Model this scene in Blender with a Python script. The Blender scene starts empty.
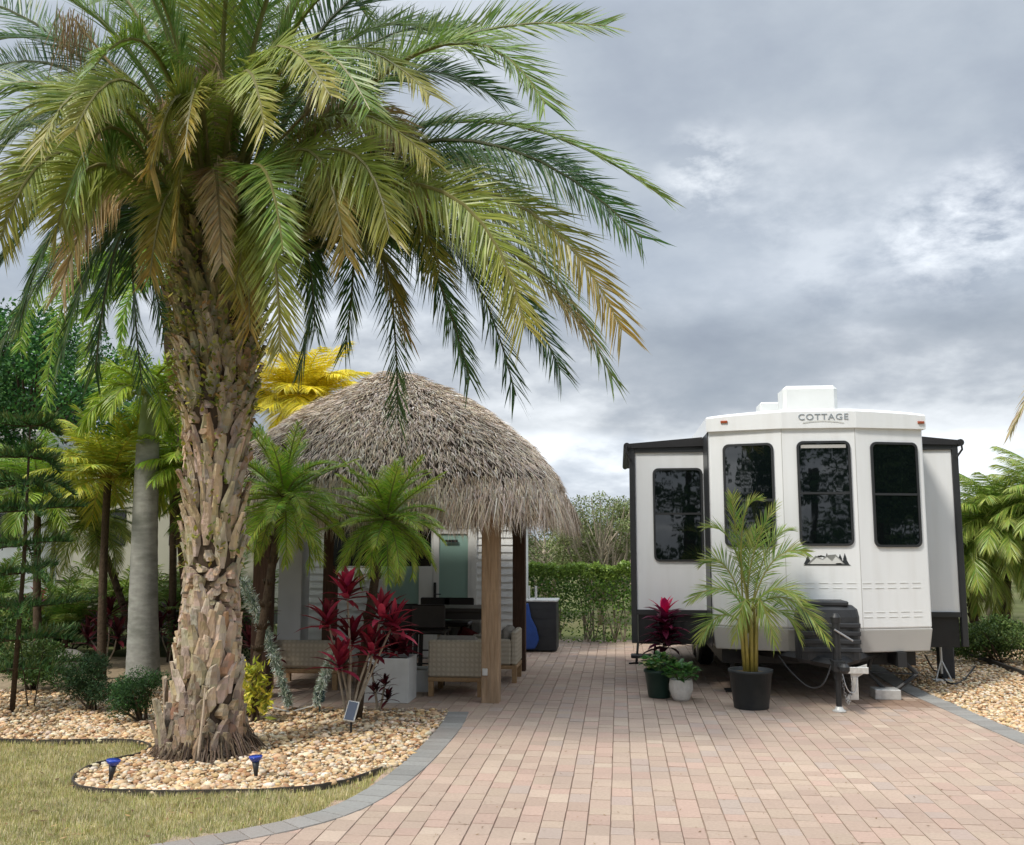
import bpy, math, random
from mathutils import Vector, Matrix, noise as mnoise
PI = math.pi
R = math.radians
rnd = random.Random(7)
U = rnd.uniform
scene = bpy.context.scene
col = scene.collection

# ------------------------------------------------------------------ camera
F, CX, CY, H = 950.0, 512.0, 422.5, 1.85
PITCH = math.atan(117.5 / F)
YAW = math.atan(107.0 * math.cos(PITCH) / F)
cam_d = bpy.data.cameras.new('camera')
cam = bpy.data.objects.new('camera', cam_d)
col.objects.link(cam)
cam.location = (0, 0, H)
cam.rotation_euler = (PI / 2 + PITCH, 0, YAW)
cam_d.sensor_width = 36
cam_d.lens = F / 1024 * 36
cam_d.clip_end = 5000
scene.camera = cam
RM = cam.rotation_euler.to_matrix()
CAMP = Vector((0, 0, H))

def ray(px, py):
    return (RM @ Vector(((px - CX) / F, -(py - CY) / F, -1))).normalized()
def G(px, py, z=0.0):
    d = ray(px, py)
    return CAMP + d * ((z - H) / d.z)
def A(px, py, Y):
    d = ray(px, py)
    return CAMP + d * (Y / d.y)

# ------------------------------------------------------------------ mesh builder
class MB:
    def __init__(s):
        s.v = []; s.f = []; s.c = []; s.M = None
    def add(s, vs, fs, c=None):
        o = len(s.v)
        if s.M is not None:
            vs = [s.M @ Vector(p) for p in vs]
        s.v.extend([tuple(p) for p in vs])
        for f in fs:
            s.f.append([i + o for i in f]); s.c.append(c or (1, 1, 1))
    def box(s, lo, hi, c=None, bev=0.0):
        x0, y0, z0 = lo; x1, y1, z1 = hi
        if bev <= 0:
            s.add([(x0,y0,z0),(x1,y0,z0),(x1,y1,z0),(x0,y1,z0),(x0,y0,z1),(x1,y0,z1),(x1,y1,z1),(x0,y1,z1)],
                  [(0,3,2,1),(4,5,6,7),(0,1,5,4),(1,2,6,5),(2,3,7,6),(3,0,4,7)], c)
            return
        b = min(bev, (x1-x0)/2.01, (y1-y0)/2.01, (z1-z0)/2.01)
        vs = []; idx = {}
        for ix, (xa, sx) in enumerate(((x0, 1), (x1, -1))):
            for iy, (ya, sy) in enumerate(((y0, 1), (y1, -1))):
                for iz, (za, sz) in enumerate(((z0, 1), (z1, -1))):
                    for k in range(3):
                        p = [xa + sx*b, ya + sy*b, za + sz*b]
                        p[k] = (xa, ya, za)[k]
                        idx[(ix, iy, iz, k)] = len(vs); vs.append(p)
        fs = []
        q = ((0,0),(1,0),(1,1),(0,1))
        for k in range(3):
            for a in (0, 1):
                f = []
                for (i, j) in q:
                    t = [i, j]; t.insert(k, a); f.append(idx[(t[0], t[1], t[2], k)])
                if (a == 0) != (k == 1): f = f[::-1]
                fs.append(f)
        for k in range(3):
            o = [n for n in range(3) if n != k]
            for (i, j) in q:
                def vi(a, kk):
                    t = [0, 0, 0]; t[k] = a; t[o[0]] = i; t[o[1]] = j
                    return idx[(t[0], t[1], t[2], kk)]
                fs.append([vi(0, o[0]), vi(1, o[0]), vi(1, o[1]), vi(0, o[1])])
        for ix in (0, 1):
            for iy in (0, 1):
                for iz in (0, 1):
                    fs.append([idx[(ix, iy, iz, 0)], idx[(ix, iy, iz, 1)], idx[(ix, iy, iz, 2)]])
        s.add(vs, fs, c)
    def tube(s, pts, rad, n=8, c=None, cap=True):
        pts = [Vector(p) for p in pts]
        if not isinstance(rad, (list, tuple)): rad = [rad] * len(pts)
        vs = []; fs = []; prev = None
        for i, p in enumerate(pts):
            t = (pts[min(i+1, len(pts)-1)] - pts[max(i-1, 0)])
            if t.length < 1e-9: t = Vector((0, 0, 1))
            t.normalize()
            if prev is None:
                a = Vector((1, 0, 0)) if abs(t.x) < .8 else Vector((0, 1, 0))
            else: a = prev
            a = (a - t * a.dot(t)).normalized(); prev = a
            b = t.cross(a)
            for k in range(n):
                th = 2*PI*k/n
                vs.append(p + (a*math.cos(th) + b*math.sin(th)) * rad[i])
        for i in range(len(pts)-1):
            for k in range(n):
                k2 = (k+1) % n
                fs.append((i*n+k, i*n+k2, (i+1)*n+k2, (i+1)*n+k))
        if cap:
            fs.append(tuple(range(n-1, -1, -1))); fs.append(tuple((len(pts)-1)*n + k for k in range(n)))
        s.add(vs, fs, c)
    def cyl(s, p, r0, r1, h, n=24, c=None):
        p = Vector(p); s.tube([p, p + Vector((0, 0, h))], [r0, r1], n, c)
    def lathe(s, p, prof, n=28, c=None, wob=None):
        vs = []; fs = []
        for (r, z) in prof:
            for k in range(n):
                th = 2*PI*k/n
                rr = r * (wob(th, z) if wob else 1)
                vs.append((p[0] + rr*math.cos(th), p[1] + rr*math.sin(th), p[2] + z))
        m = len(prof)
        for i in range(m-1):
            for k in range(n):
                k2 = (k+1) % n
                fs.append((i*n+k, i*n+k2, (i+1)*n+k2, (i+1)*n+k))
        fs.append(tuple(range(n-1, -1, -1))); fs.append(tuple((m-1)*n+k for k in range(n)))
        s.add(vs, fs, c)
    def prism(s, poly, lo, hi, axis=2, c=None):
        n = len(poly)
        def mk(p, h):
            if axis == 2: return (p[0], p[1], h)
            if axis == 1: return (p[0], h, p[1])
            return (h, p[0], p[1])
        vs = [mk(p, lo) for p in poly] + [mk(p, hi) for p in poly]
        fs = [tuple(range(n-1, -1, -1)), tuple(range(n, 2*n))] + [(i, (i+1) % n, n+(i+1) % n, n+i) for i in range(n)]
        s.add(vs, fs, c)
    def ring(s, outer, inner, lo, hi, axis=1, c=None):
        n = len(outer)
        def mk(p, h): return (p[0], h, p[1]) if axis == 1 else (p[0], p[1], h)
        vs = [mk(p, lo) for p in outer] + [mk(p, lo) for p in inner] + [mk(p, hi) for p in outer] + [mk(p, hi) for p in inner]
        fs = []
        for i in range(n):
            j = (i+1) % n
            fs += [(i, j, n+j, n+i), (2*n+i, 3*n+i, 3*n+j, 2*n+j), (i, 2*n+i, 2*n+j, j), (n+i, n+j, 3*n+j, 3*n+i)]
        s.add(vs, fs, c)
    def build(s, name, m, parent=None, smooth=False, bevel=0):
        me = bpy.data.meshes.new(name)
        off = Vector((0, 0, 0)); q = parent
        while q is not None:
            off += Vector(q.location); q = q.parent
        me.from_pydata([(v[0]-off.x, v[1]-off.y, v[2]-off.z) for v in s.v], [], s.f)
        at = me.color_attributes.new('Col', 'FLOAT_COLOR', 'CORNER')
        buf = []
        for f, c in zip(s.f, s.c):
            buf.extend((c[0], c[1], c[2], 1.0) * len(f))
        at.data.foreach_set('color', buf)
        me.polygons.foreach_set('use_smooth', [bool(smooth)] * len(s.f))
        me.materials.append(m)
        me.update()
        o = bpy.data.objects.new(name, me); col.objects.link(o)
        if parent is not None: o.parent = parent
        if smooth is True:
            pass
        if bevel:
            b = o.modifiers.new('bev', 'BEVEL'); b.width = bevel; b.segments = 2; b.limit_method = 'ANGLE'
        return o

def tag(o, label, cat=None, group=None, kind=None):
    if label: o['label'] = label
    if cat: o['category'] = cat
    if group: o['group'] = group
    if kind: o['kind'] = kind
    return o
def thing(name, loc, label, cat, group=None):
    o = bpy.data.objects.new(name, None); col.objects.link(o)
    o.location = loc; o.empty_display_size = .2
    return tag(o, label, cat, group)
def dup(o, parent=None):
    c = o.copy(); col.objects.link(c); c.parent = parent
    for ch in list(o.children): dup(ch, c)
    return c

# ------------------------------------------------------------------ materials
def newmat(name):
    m = bpy.data.materials.new(name); m.use_nodes = True
    nt = m.node_tree
    return m, nt, nt.nodes['Principled BSDF']
def L(nt, a, b): nt.links.new(a, b)
def mat(name, c, rough=.6, var=.12, scale=6, bump=0.0, bscale=40, metal=0, spec=.5, coat=0, stretch=None, attr=False, trans=0.0, emis=None, detail=6, stain=None):
    m, nt, p = newmat(name)
    N = nt.nodes
    tc = N.new('ShaderNodeTexCoord'); mp = N.new('ShaderNodeMapping')
    L(nt, tc.outputs['Object'], mp.inputs[0])
    if stretch: mp.inputs['Scale'].default_value = stretch
    nz = N.new('ShaderNodeTexNoise'); nz.inputs['Scale'].default_value = scale; nz.inputs['Detail'].default_value = detail
    L(nt, mp.outputs[0], nz.inputs['Vector'])
    mr = N.new('ShaderNodeMapRange'); mr.inputs[1].default_value = .25; mr.inputs[2].default_value = .75
    mr.inputs[3].default_value = 1 - var; mr.inputs[4].default_value = 1 + var
    L(nt, nz.outputs['Fac'], mr.inputs[0])
    mx = N.new('ShaderNodeMix'); mx.data_type = 'RGBA'; mx.blend_type = 'MULTIPLY'; mx.inputs[0].default_value = 1
    if attr:
        at = N.new('ShaderNodeAttribute'); at.attribute_name = 'Col'
        L(nt, at.outputs['Color'], mx.inputs[6])
    else:
        mx.inputs[6].default_value = (*c, 1)
    L(nt, mr.outputs[0], mx.inputs[7])
    out = mx.outputs[2]
    if stain:
        n2 = N.new('ShaderNodeTexNoise'); n2.inputs['Scale'].default_value = stain[1]; n2.inputs['Detail'].default_value = 8
        L(nt, mp.outputs[0], n2.inputs['Vector'])
        r2 = N.new('ShaderNodeMapRange'); r2.inputs[1].default_value = .48; r2.inputs[2].default_value = .7; r2.inputs[4].default_value = stain[2]
        L(nt, n2.outputs['Fac'], r2.inputs[0])
        m2 = N.new('ShaderNodeMix'); m2.data_type = 'RGBA'; m2.blend_type = 'MIX'
        L(nt, r2.outputs[0], m2.inputs[0]); L(nt, out, m2.inputs[6]); m2.inputs[7].default_value = (*stain[0], 1)
        out = m2.outputs[2]
    L(nt, out, p.inputs['Base Color'])
    p.inputs['Roughness'].default_value = rough
    p.inputs['Metallic'].default_value = metal
    p.inputs['Specular IOR Level'].default_value = spec
    p.inputs['Coat Weight'].default_value = coat
    if bump:
        nb = N.new('ShaderNodeTexNoise'); nb.inputs['Scale'].default_value = bscale; nb.inputs['Detail'].default_value = 5
        L(nt, mp.outputs[0], nb.inputs['Vector'])
        bp = N.new('ShaderNodeBump'); bp.inputs['Strength'].default_value = bump; bp.inputs['Distance'].default_value = .02
        L(nt, nb.outputs['Fac'], bp.inputs['Height']); L(nt, bp.outputs[0], p.inputs['Normal'])
    if trans:
        tb = N.new('ShaderNodeBsdfTranslucent'); L(nt, out, tb.inputs['Color'])
        ms = N.new('ShaderNodeMixShader'); ms.inputs[0].default_value = trans
        o = N['Material Output']
        L(nt, p.outputs[0], ms.inputs[1]); L(nt, tb.outputs[0], ms.inputs[2]); L(nt, ms.outputs[0], o.inputs[0])
    return m
def weave_mat(name, c1, c2, s=60):
    m, nt, p = newmat(name); N = nt.nodes
    tc = N.new('ShaderNodeTexCoord')
    outs = []
    for rot, d in (('X', 'X'), ('Z', 'Z')):
        w = N.new('ShaderNodeTexWave'); w.bands_direction = d; w.inputs['Scale'].default_value = s / 20; w.inputs['Distortion'].default_value = .6
        L(nt, tc.outputs['Object'], w.inputs[0]); outs.append(w)
    ck = N.new('ShaderNodeTexChecker'); ck.inputs['Scale'].default_value = s; L(nt, tc.outputs['Object'], ck.inputs[0])
    ml = N.new('ShaderNodeMath'); ml.operation = 'MULTIPLY'
    L(nt, outs[0].outputs['Fac'], ml.inputs[0]); L(nt, outs[1].outputs['Fac'], ml.inputs[1])
    ad = N.new('ShaderNodeMath'); ad.operation = 'ADD'; ad.use_clamp = True
    L(nt, ml.outputs[0], ad.inputs[0])
    m3 = N.new('ShaderNodeMath'); m3.operation = 'MULTIPLY'; m3.inputs[1].default_value = .45
    L(nt, ck.outputs['Fac'], m3.inputs[0]); L(nt, m3.outputs[0], ad.inputs[1])
    mx = N.new('ShaderNodeMix'); mx.data_type = 'RGBA'; mx.inputs[6].default_value = (*c1, 1); mx.inputs[7].default_value = (*c2, 1)
    L(nt, ad.outputs[0], mx.inputs[0]); L(nt, mx.outputs[2], p.inputs['Base Color'])
    bp = N.new('ShaderNodeBump'); bp.inputs['Strength'].default_value = .5; bp.inputs['Distance'].default_value = .01
    L(nt, ad.outputs[0], bp.inputs['Height']); L(nt, bp.outputs[0], p.inputs['Normal'])
    p.inputs['Roughness'].default_value = .7
    return m

M = {}
M['leaf'] = mat('leaf', (1,1,1), .40, .2, 9, attr=True, trans=.30, spec=.5)
M['leaf_dull'] = mat('leaf_dull', (1,1,1), .6, .2, 6, attr=True, trans=.2, spec=.25)
M['dry'] = mat('dry', (1,1,1), .85, .2, 10, attr=True, trans=.12, spec=.1)
M['bark'] = mat('bark', (1,1,1), .9, .3, 14, bump=.8, bscale=60, attr=True, stretch=(1,1,.35), spec=.15)
M['greybark'] = mat('greybark', (.33,.33,.30), .85, .22, 7, bump=.3, bscale=30, stretch=(1,1,2.5), spec=.2, stain=((.16,.17,.14),3,.6))
M['darkbark'] = mat('darkbark', (.09,.065,.045), .9, .3, 20, bump=.8, bscale=50, spec=.1)
M['palebark'] = mat('palebark', (.36,.31,.24), .9, .3, 20, bump=.3, bscale=50, spec=.1)
M['thatch'] = mat('thatch', (1,1,1), .9, .22, 20, attr=True, spec=.08)
M['thatch_base'] = mat('thatch_base', (.09,.07,.055), .95, .3, 20, spec=.05)
M['stone'] = mat('stone', (1,1,1), .75, .15, 30, attr=True, spec=.3)
M['sand'] = mat('sand', (.30,.235,.16), .95, .3, 12, bump=.5, bscale=60, spec=.1)
M['joint'] = mat('joint', (.32,.245,.195), .95, .3, 12, spec=.1)
M['paver'] = mat('paver', (1,1,1), .82, .10, 45, bump=.3, bscale=120, attr=True, spec=.25, stain=((.30,.225,.19),.6,.45), detail=8)
M['soil'] = mat('soil', (.17,.125,.075), .95, .4, 5, bump=.6, bscale=50, spec=.1)
M['lawn'] = mat('lawn', (.33,.28,.13), .95, .35, 2.5, bump=.6, bscale=60, spec=.1, stain=((.20,.20,.07),1.2,.6))
M['white_gel'] = mat('white_gel', (.85,.87,.885), .3, .02, 2, spec=.5, coat=.25, stretch=(6,6,.5), stain=((.70,.70,.685),1.3,.28))
M['grey_gel'] = mat('grey_gel', (.47,.465,.45), .35, .05, 3, spec=.5, stain=((.42,.40,.36),2,.35))
M['white_pl'] = mat('white_pl', (.70,.71,.69), .4, .05, 4)
M['trim'] = mat('trim', (.03,.032,.035), .4, .1, 5)
M['black'] = mat('black', (.018,.019,.021), .5, .2, 8)
M['blackplastic'] = mat('blackplastic', (.028,.03,.034), .55, .25, 5, bump=.15, bscale=90)
M['awning'] = mat('awning', (.016,.016,.018), .65, .2, 4)
M['steel'] = mat('steel', (.55,.55,.55), .35, .2, 12, metal=.9)
M['galv'] = mat('galv', (.62,.62,.60), .5, .2, 20, metal=.4)
M['amber'] = mat('amber', (.36,.08,.03), .25, .1, 5, coat=.6)
M['wood'] = mat('wood', (.38,.265,.17), .75, .3, 5, bump=.3, bscale=25, stretch=(8,8,.7), spec=.2, stain=((.25,.15,.08),4,.5))
M['darkwood'] = mat('darkwood', (.085,.05,.035), .75, .3, 6, bump=.3, bscale=25, stretch=(8,8,.7), spec=.2)
M['teak'] = mat('teak', (.36,.23,.12), .6, .2, 8, stretch=(3,3,3), spec=.3)
M['espresso'] = mat('espresso', (.022,.017,.015), .5, .2, 9)
M['siding'] = mat('siding', (.78,.79,.78), .5, .04, 3)
M['planter'] = mat('planter', (.66,.67,.66), .6, .08, 5, stain=((.4,.4,.37),3,.4))
M['column'] = mat('column', (.55,.58,.60), .7, .06, 4)
M['ceramic'] = mat('ceramic', (.72,.70,.66), .45, .12, 14, bump=.3, bscale=30)
M['greenpot'] = mat('greenpot', (.015,.045,.035), .4, .15, 6)
M['blackpot'] = mat('blackpot', (.02,.026,.03), .5, .2, 6, stain=((.10,.10,.09),4,.35))
M['cushion'] = mat('cushion', (.30,.28,.25), .95, .12, 30, bump=.2, bscale=200, spec=.1)
M['redcushion'] = mat('redcushion', (.10,.02,.02), .9, .2, 20, spec=.1)
M['blue'] = mat('blue', (.012,.05,.38), .25, .1, 10, coat=.5)
M['bluetarp'] = mat('bluetarp', (.02,.07,.30), .5, .2, 5, bump=.4, bscale=8)
M['edging'] = mat('edging', (.05,.042,.035), .7, .3, 8)
M['rock'] = mat('rock', (.20,.19,.175), .9, .3, 4, bump=.6, bscale=12)
M['garland'] = mat('garland', (1,1,1), .35, .15, 20, attr=True, metal=.25)
M['wicker'] = weave_mat('wicker', (.42,.36,.27), (.56,.50,.40), 110)
M['solar'] = mat('solar', (.02,.03,.06), .15, .2, 30, coat=1)
M['logo'] = mat('logo', (.03,.035,.04), .4, .05, 8)
M['letter'] = mat('letter', (.30,.34,.37), .35, .05, 8)
M['cream'] = mat('cream', (.42,.40,.33), .5, .08, 3)
M['tv'] = mat('tv', (.006,.006,.008), .12, .05, 3)
def glass_mat(name, c, rough=.03, spec=.38):
    m, nt, p = newmat(name)
    nz = nt.nodes.new('ShaderNodeTexNoise'); nz.inputs['Scale'].default_value = 2.2
    bp = nt.nodes.new('ShaderNodeBump'); bp.inputs['Strength'].default_value = .016; bp.inputs['Distance'].default_value = .05
    L(nt, nz.outputs['Fac'], bp.inputs['Height']); L(nt, bp.outputs[0], p.inputs['Normal'])
    p.inputs['Base Color'].default_value = (*c, 1); p.inputs['Roughness'].default_value = rough
    p.inputs['Specular IOR Level'].default_value = spec
    return m
M['glass'] = glass_mat('tinted_glass', (.003, .005, .006), .02, 1.0)
M['frost'] = glass_mat('frosted_glass', (.27, .42, .37), .35, .4)

# ------------------------------------------------------------------ foliage helpers
def V(*a): return Vector(a)
UP = Vector((0, 0, 1))
def jit(c, a, g=None):
    k = 1 + (U(-a, a) if g is None else g)
    return (max(0, c[0]*k*(1+U(-.08,.08))), max(0, c[1]*k), max(0, c[2]*k*(1+U(-.12,.12))))
def mixc(a, b, t): return tuple(a[i]*(1-t) + b[i]*t for i in range(3))
def bez(p0, p1, p2, t): return p0*(1-t)**2 + p1*2*t*(1-t) + p2*t*t
def thru(p0, m, p2):
    return m*2 - (p0+p2)*.5
def leaf_blade(mb, p, d, w, l, wv, droop, c, c2=None):
    m = p + d*l*.5 + V(0, 0, -droop*l*.22)
    e = p + d*l*(1-.15*droop) + V(0, 0, -droop*l)
    mb.add([p - wv*w*.35, p + wv*w*.35, m + wv*w*.5, m - wv*w*.5, e], [(0, 1, 2, 3)], c)
    o = len(mb.v) - 5
    mb.f.append([o+3, o+2, o+4]); mb.c.append(c2 or c)
def frond(mb, p0, p1, p2, n=80, leaf=.5, w=.022, cf=None, lift=.35, droop=.25, t0=.12, a0=62, a1=30, r0=.03, rcol=(.3,.3,.1), bottle=False, hang=0.0, jitter=.10, roll=0.0, tipk=.62):
    P = (lambda t: bez(p0, p1, p2, t))
    segs = 12
    rc = [P(i/segs) for i in range(segs+1)]
    mb.tube(rc, [r0*(1-.85*i/segs)+.002 for i in range(segs+1)], 5, rcol, cap=False)
    for i in range(n):
        t = t0 + (1-t0)*(i+.5)/n
        p = P(t); T = (P(min(1, t+.01)) - P(max(0, t-.01))).normalized()
        S = T.cross(UP)
        if S.length < .05: S = T.cross(V(0, 1, 0))
        S.normalize(); Nn = S.cross(T).normalized()
        if roll:
            rl = roll if S.y < 0 else -roll
            S, Nn = S*math.cos(rl) - Nn*math.sin(rl), Nn*math.cos(rl) + S*math.sin(rl)
        u = (t-t0)/(1-t0)
        ln = leaf * (.45 + .55*min(1, u*4)) * (1 - tipk*max(0, (u-.45)/.55)**1.6)
        ang = R(a0 + (a1-a0)*u)
        for sgn in (-1, 1):
            lf = lift + U(-.22, .22)
            if bottle:
                ph = U(0, 2*PI); side = S*math.cos(ph) + Nn*math.sin(ph)
            else:
                side = (S*sgn*math.cos(lf) + Nn*math.sin(lf))
            aa = ang + U(-jitter, jitter)
            d = (T*math.cos(aa) + side*math.sin(aa)).normalized()
            if hang:
                d = (d*(1-hang) + V(0, 0, -1)*hang).normalized()
            wv = T - d*T.dot(d)
            wv = (wv + Nn*U(-.5, .5))
            if wv.length < .01: wv = S
            wv.normalize()
            l = ln*U(.85, 1.1)
            c = cf(u) if cf else (.1, .2, .03)
            leaf_blade(mb, p, d, w*U(.8, 1.2), l, wv, droop*U(.6, 1.4), c, mixc(c, (.30, .24, .09), .25) if U(0,1) < .5 else c)
def frond_dir(c, az, el, Ln, drop):
    h = V(math.cos(az), math.sin(az), 0)
    p1 = c + (h*math.cos(el) + UP*math.sin(el))*Ln*.5
    e2 = el - drop
    p2 = p1 + (h*math.cos(e2) + UP*math.sin(e2))*Ln*.5
    return p1, p2
def strap(mb, p, az, el, ln, w, drop, c, segs=4, fold=.25, c2=None):
    h = V(math.cos(az), math.sin(az), 0); s = V(-math.sin(az), math.cos(az), 0)
    q = Vector(p); e = el; vs = []; n = segs+1
    for i in range(n):
        t = i/segs
        ww = w*.5*(.35 + 1.3*math.sin(PI*min(1, .12+.88*t)**.8)*.75) * (1 if i < segs else .05)
        nn = (UP*math.cos(e) - h*math.sin(e))
        vs += [q - s*ww + nn*ww*fold, q, q + s*ww + nn*ww*fold]
        q = q + (h*math.cos(e) + UP*math.sin(e))*ln/segs
        e -= drop/segs*(.5+t)
    fs = []
    for i in range(segs):
        a = i*3; fs += [(a, a+1, a+4, a+3), (a+1, a+2, a+5, a+4)]
    k = len(mb.f); mb.add(vs, fs, c)
    if c2:
        for j in range(len(fs)): mb.c[k+j] = mixc(c, c2, (j//2)/segs)
def leaves(mb, pts, n, spread, size, cols, var=.3, flat=0.0, asp=.5):
    for i in range(n):
        b = pts[rnd.randrange(len(pts))]
        while True:
            o = V(U(-1, 1), U(-1, 1), U(-1, 1))
            if o.length <= 1: break
        p = Vector(b) + V(o.x*spread[0], o.y*spread[1], o.z*spread[2])
        d = V(U(-1, 1), U(-1, 1), U(-1, 1)*(1-flat) + .2).normalized()
        s = d.cross(V(U(-1, 1), U(-1, 1), U(-1, 1)))
        if s.length < .05: continue
        s.normalize(); z = size*U(.6, 1.3)
        mb.add([p, p + d*z*.5 + s*z*asp*.5, p + d*z, p + d*z*.5 - s*z*asp*.5], [(0, 1, 2, 3)], jit(cols[rnd.randrange(len(cols))], var))
def inside(p, poly):
    x, y = p; r = False; n = len(poly); j = n-1
    for i in range(n):
        xi, yi = poly[i][0], poly[i][1]; xj, yj = poly[j][0], poly[j][1]
        if (yi > y) != (yj > y) and x < (xj-xi)*(y-yi)/(yj-yi) + xi: r = not r
        j = i
    return r
def smoothpath(pts, k=8):
    out = []; n = len(pts)
    for i in range(n-1):
        a = pts[max(i-1, 0)]; b = pts[i]; c = pts[i+1]; d = pts[min(i+2, n-1)]
        for j in range(k):
            t = j/k
            out.append(.5*((2*b) + (c-a)*t + (2*a-5*b+4*c-d)*t*t + (3*b-a-3*c+d)*t**3))
    out.append(pts[-1]); return out
def fractal(p, s): return mnoise.noise(Vector(p)*s)
# ------------------------------------------------------------------ world and sun
world = bpy.data.worlds.new('World'); scene.world = world; world.use_nodes = True
nt = world.node_tree; N = nt.nodes
bg = N['Background']; wo = N['World Output']
SUND = Vector((-.46, -.56, .95)).normalized()
elev = math.asin(SUND.z); azim = math.atan2(SUND.x, SUND.y)
sky = N.new('ShaderNodeTexSky'); sky.sky_type = 'NISHITA'; sky.sun_disc = False
sky.sun_elevation = elev; sky.sun_rotation = azim
L(nt, sky.outputs[0], bg.inputs[0]); bg.inputs[1].default_value = .08
tc = N.new('ShaderNodeTexCoord'); sp = N.new('ShaderNodeSeparateXYZ'); L(nt, tc.outputs['Generated'], sp.inputs[0])
def mth(op, a, b=None, clamp=False):
    n = N.new('ShaderNodeMath'); n.operation = op; n.use_clamp = clamp
    for i, x in enumerate((a, b)):
        if x is None: continue
        if isinstance(x, (int, float)): n.inputs[i].default_value = x
        else: L(nt, x, n.inputs[i])
    return n.outputs[0]
zz = mth('MAXIMUM', sp.outputs[2], 0.0)
den = mth('ADD', zz, .34)
cx = mth('DIVIDE', sp.outputs[0], den); cy = mth('DIVIDE', sp.outputs[1], den)
cb = N.new('ShaderNodeCombineXYZ'); L(nt, cx, cb.inputs[0]); L(nt, cy, cb.inputs[1]); L(nt, mth('MULTIPLY', zz, 1.0), cb.inputs[2])
def noi(scale, detail, dist, rough=.5, off=(0,0,0)):
    mp = N.new('ShaderNodeMapping'); mp.inputs['Location'].default_value = off; L(nt, cb.outputs[0], mp.inputs[0])
    n = N.new('ShaderNodeTexNoise'); n.inputs['Scale'].default_value = scale; n.inputs['Detail'].default_value = detail
    n.inputs['Distortion'].default_value = dist; n.inputs['Roughness'].default_value = rough
    L(nt, mp.outputs[0], n.inputs['Vector']); return n.outputs['Fac']
n1 = noi(1.4, 6, .05, .52, (3.1, 1.7, 0)); n2 = noi(4.2, 8, .06, .58, (1, 5, 2))
nn = mth('ADD', mth('MULTIPLY', n1, 1.15), mth('MULTIPLY', n2, .45))
nn = mth('SUBTRACT', mth('MULTIPLY', nn, 1.02), .29)
rp = N.new('ShaderNodeValToRGB'); L(nt, nn, rp.inputs[0])
cr = rp.color_ramp; cr.interpolation = 'B_SPLINE'
cr.elements[0].position = .28; cr.elements[0].color = (.265, .30, .36, 1)
cr.elements[1].position = .76; cr.elements[1].color = (.84, .87, .90, 1)
for ps, c in ((.40, (.315, .355, .41, 1)), (.49, (.36, .40, .45, 1)), (.57, (.42, .455, .505, 1)), (.65, (.60, .635, .67, 1))):
    e = cr.elements.new(ps); e.color = c
# overcast skies are brighter overhead
mr = N.new('ShaderNodeMapRange'); mr.inputs[1].default_value = .50; mr.inputs[2].default_value = .95; mr.inputs[3].default_value = 1.42; mr.inputs[4].default_value = 4.2
L(nt, sp.outputs[2], mr.inputs[0])
bg2 = N.new('ShaderNodeBackground'); 
# layered bands low over the horizon: pale strip, then a slate layer
bz = mth('ADD', sp.outputs[2], mth('MULTIPLY', mth('SUBTRACT', n2, .5), .07))
rb = N.new('ShaderNodeValToRGB'); L(nt, bz, rb.inputs[0]); rb.color_ramp.interpolation = 'EASE'
e0 = rb.color_ramp.elements; e0[0].position = 0; e0[0].color = (.98,.98,.98,1); e0[1].position = .40; e0[1].color = (1,1,1,1)
for ps, g in ((.075, 1.08), (.095, 1.02), (.115, .78), (.19, .80), (.27, 1.02)):
    e = e0.new(ps); e.color = (g*.995, g, g*1.01, 1)
# breaks where the cloud layer thins and glows
brk = None
for (px_, py_, wdt, st_) in ((700,168,.9985,.85), (735,190,.996,.3), (955,235,.9965,.7), (850,250,.995,.3), (1010,205,.997,.5), (480,60,.995,.3), (980,465,.998,.5)):
    dv = ray(px_, py_)
    vm = N.new('ShaderNodeVectorMath'); vm.operation = 'DOT_PRODUCT'; L(nt, tc.outputs['Generated'], vm.inputs[0]); vm.inputs[1].default_value = dv
    r_ = N.new('ShaderNodeMapRange'); r_.interpolation_type = 'SMOOTHSTEP'; r_.inputs[1].default_value = wdt; r_.inputs[2].default_value = 1.0005; r_.inputs[3].default_value = 0; r_.inputs[4].default_value = st_
    L(nt, vm.outputs['Value'], r_.inputs[0])
    brk = r_.outputs[0] if brk is None else mth('ADD', brk, r_.outputs[0])
n3 = noi(8.0, 6, .15, .6, (4, 2, 1))
n3m = N.new('ShaderNodeMapRange'); n3m.inputs[1].default_value = .40; n3m.inputs[2].default_value = .66; L(nt, n3, n3m.inputs[0])
brk = mth('MULTIPLY', brk, n3m.outputs[0], True)
mxw = N.new('ShaderNodeMix'); mxw.data_type = 'RGBA'; L(nt, brk, mxw.inputs[0]); L(nt, rp.outputs[0], mxw.inputs[6]); mxw.inputs[7].default_value = (.80,.83,.86,1)
class _O: outputs = [mxw.outputs[2]]
rp = _O
mb_ = N.new('ShaderNodeMix'); mb_.data_type = 'RGBA'; mb_.blend_type = 'MULTIPLY'; mb_.inputs[0].default_value = 1
L(nt, rp.outputs[0], mb_.inputs[6]); L(nt, rb.outputs[0], mb_.inputs[7])
L(nt, mb_.outputs[2], bg2.inputs[0]); L(nt, mr.outputs[0], bg2.inputs[1])
mxs = N.new('ShaderNodeMixShader'); mxs.inputs[0].default_value = .93
L(nt, bg.outputs[0], mxs.inputs[1]); L(nt, bg2.outputs[0], mxs.inputs[2]); L(nt, mxs.outputs[0], wo.inputs[0])
sd = bpy.data.lights.new('sun', 'SUN'); sd.energy = 2.9; sd.angle = R(9); sd.color = (1, .94, .84)
so = bpy.data.objects.new('sun', sd); col.objects.link(so)
so.rotation_euler = SUND.to_track_quat('Z', 'Y').to_euler(); so.location = (-20, -20, 40)
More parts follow.
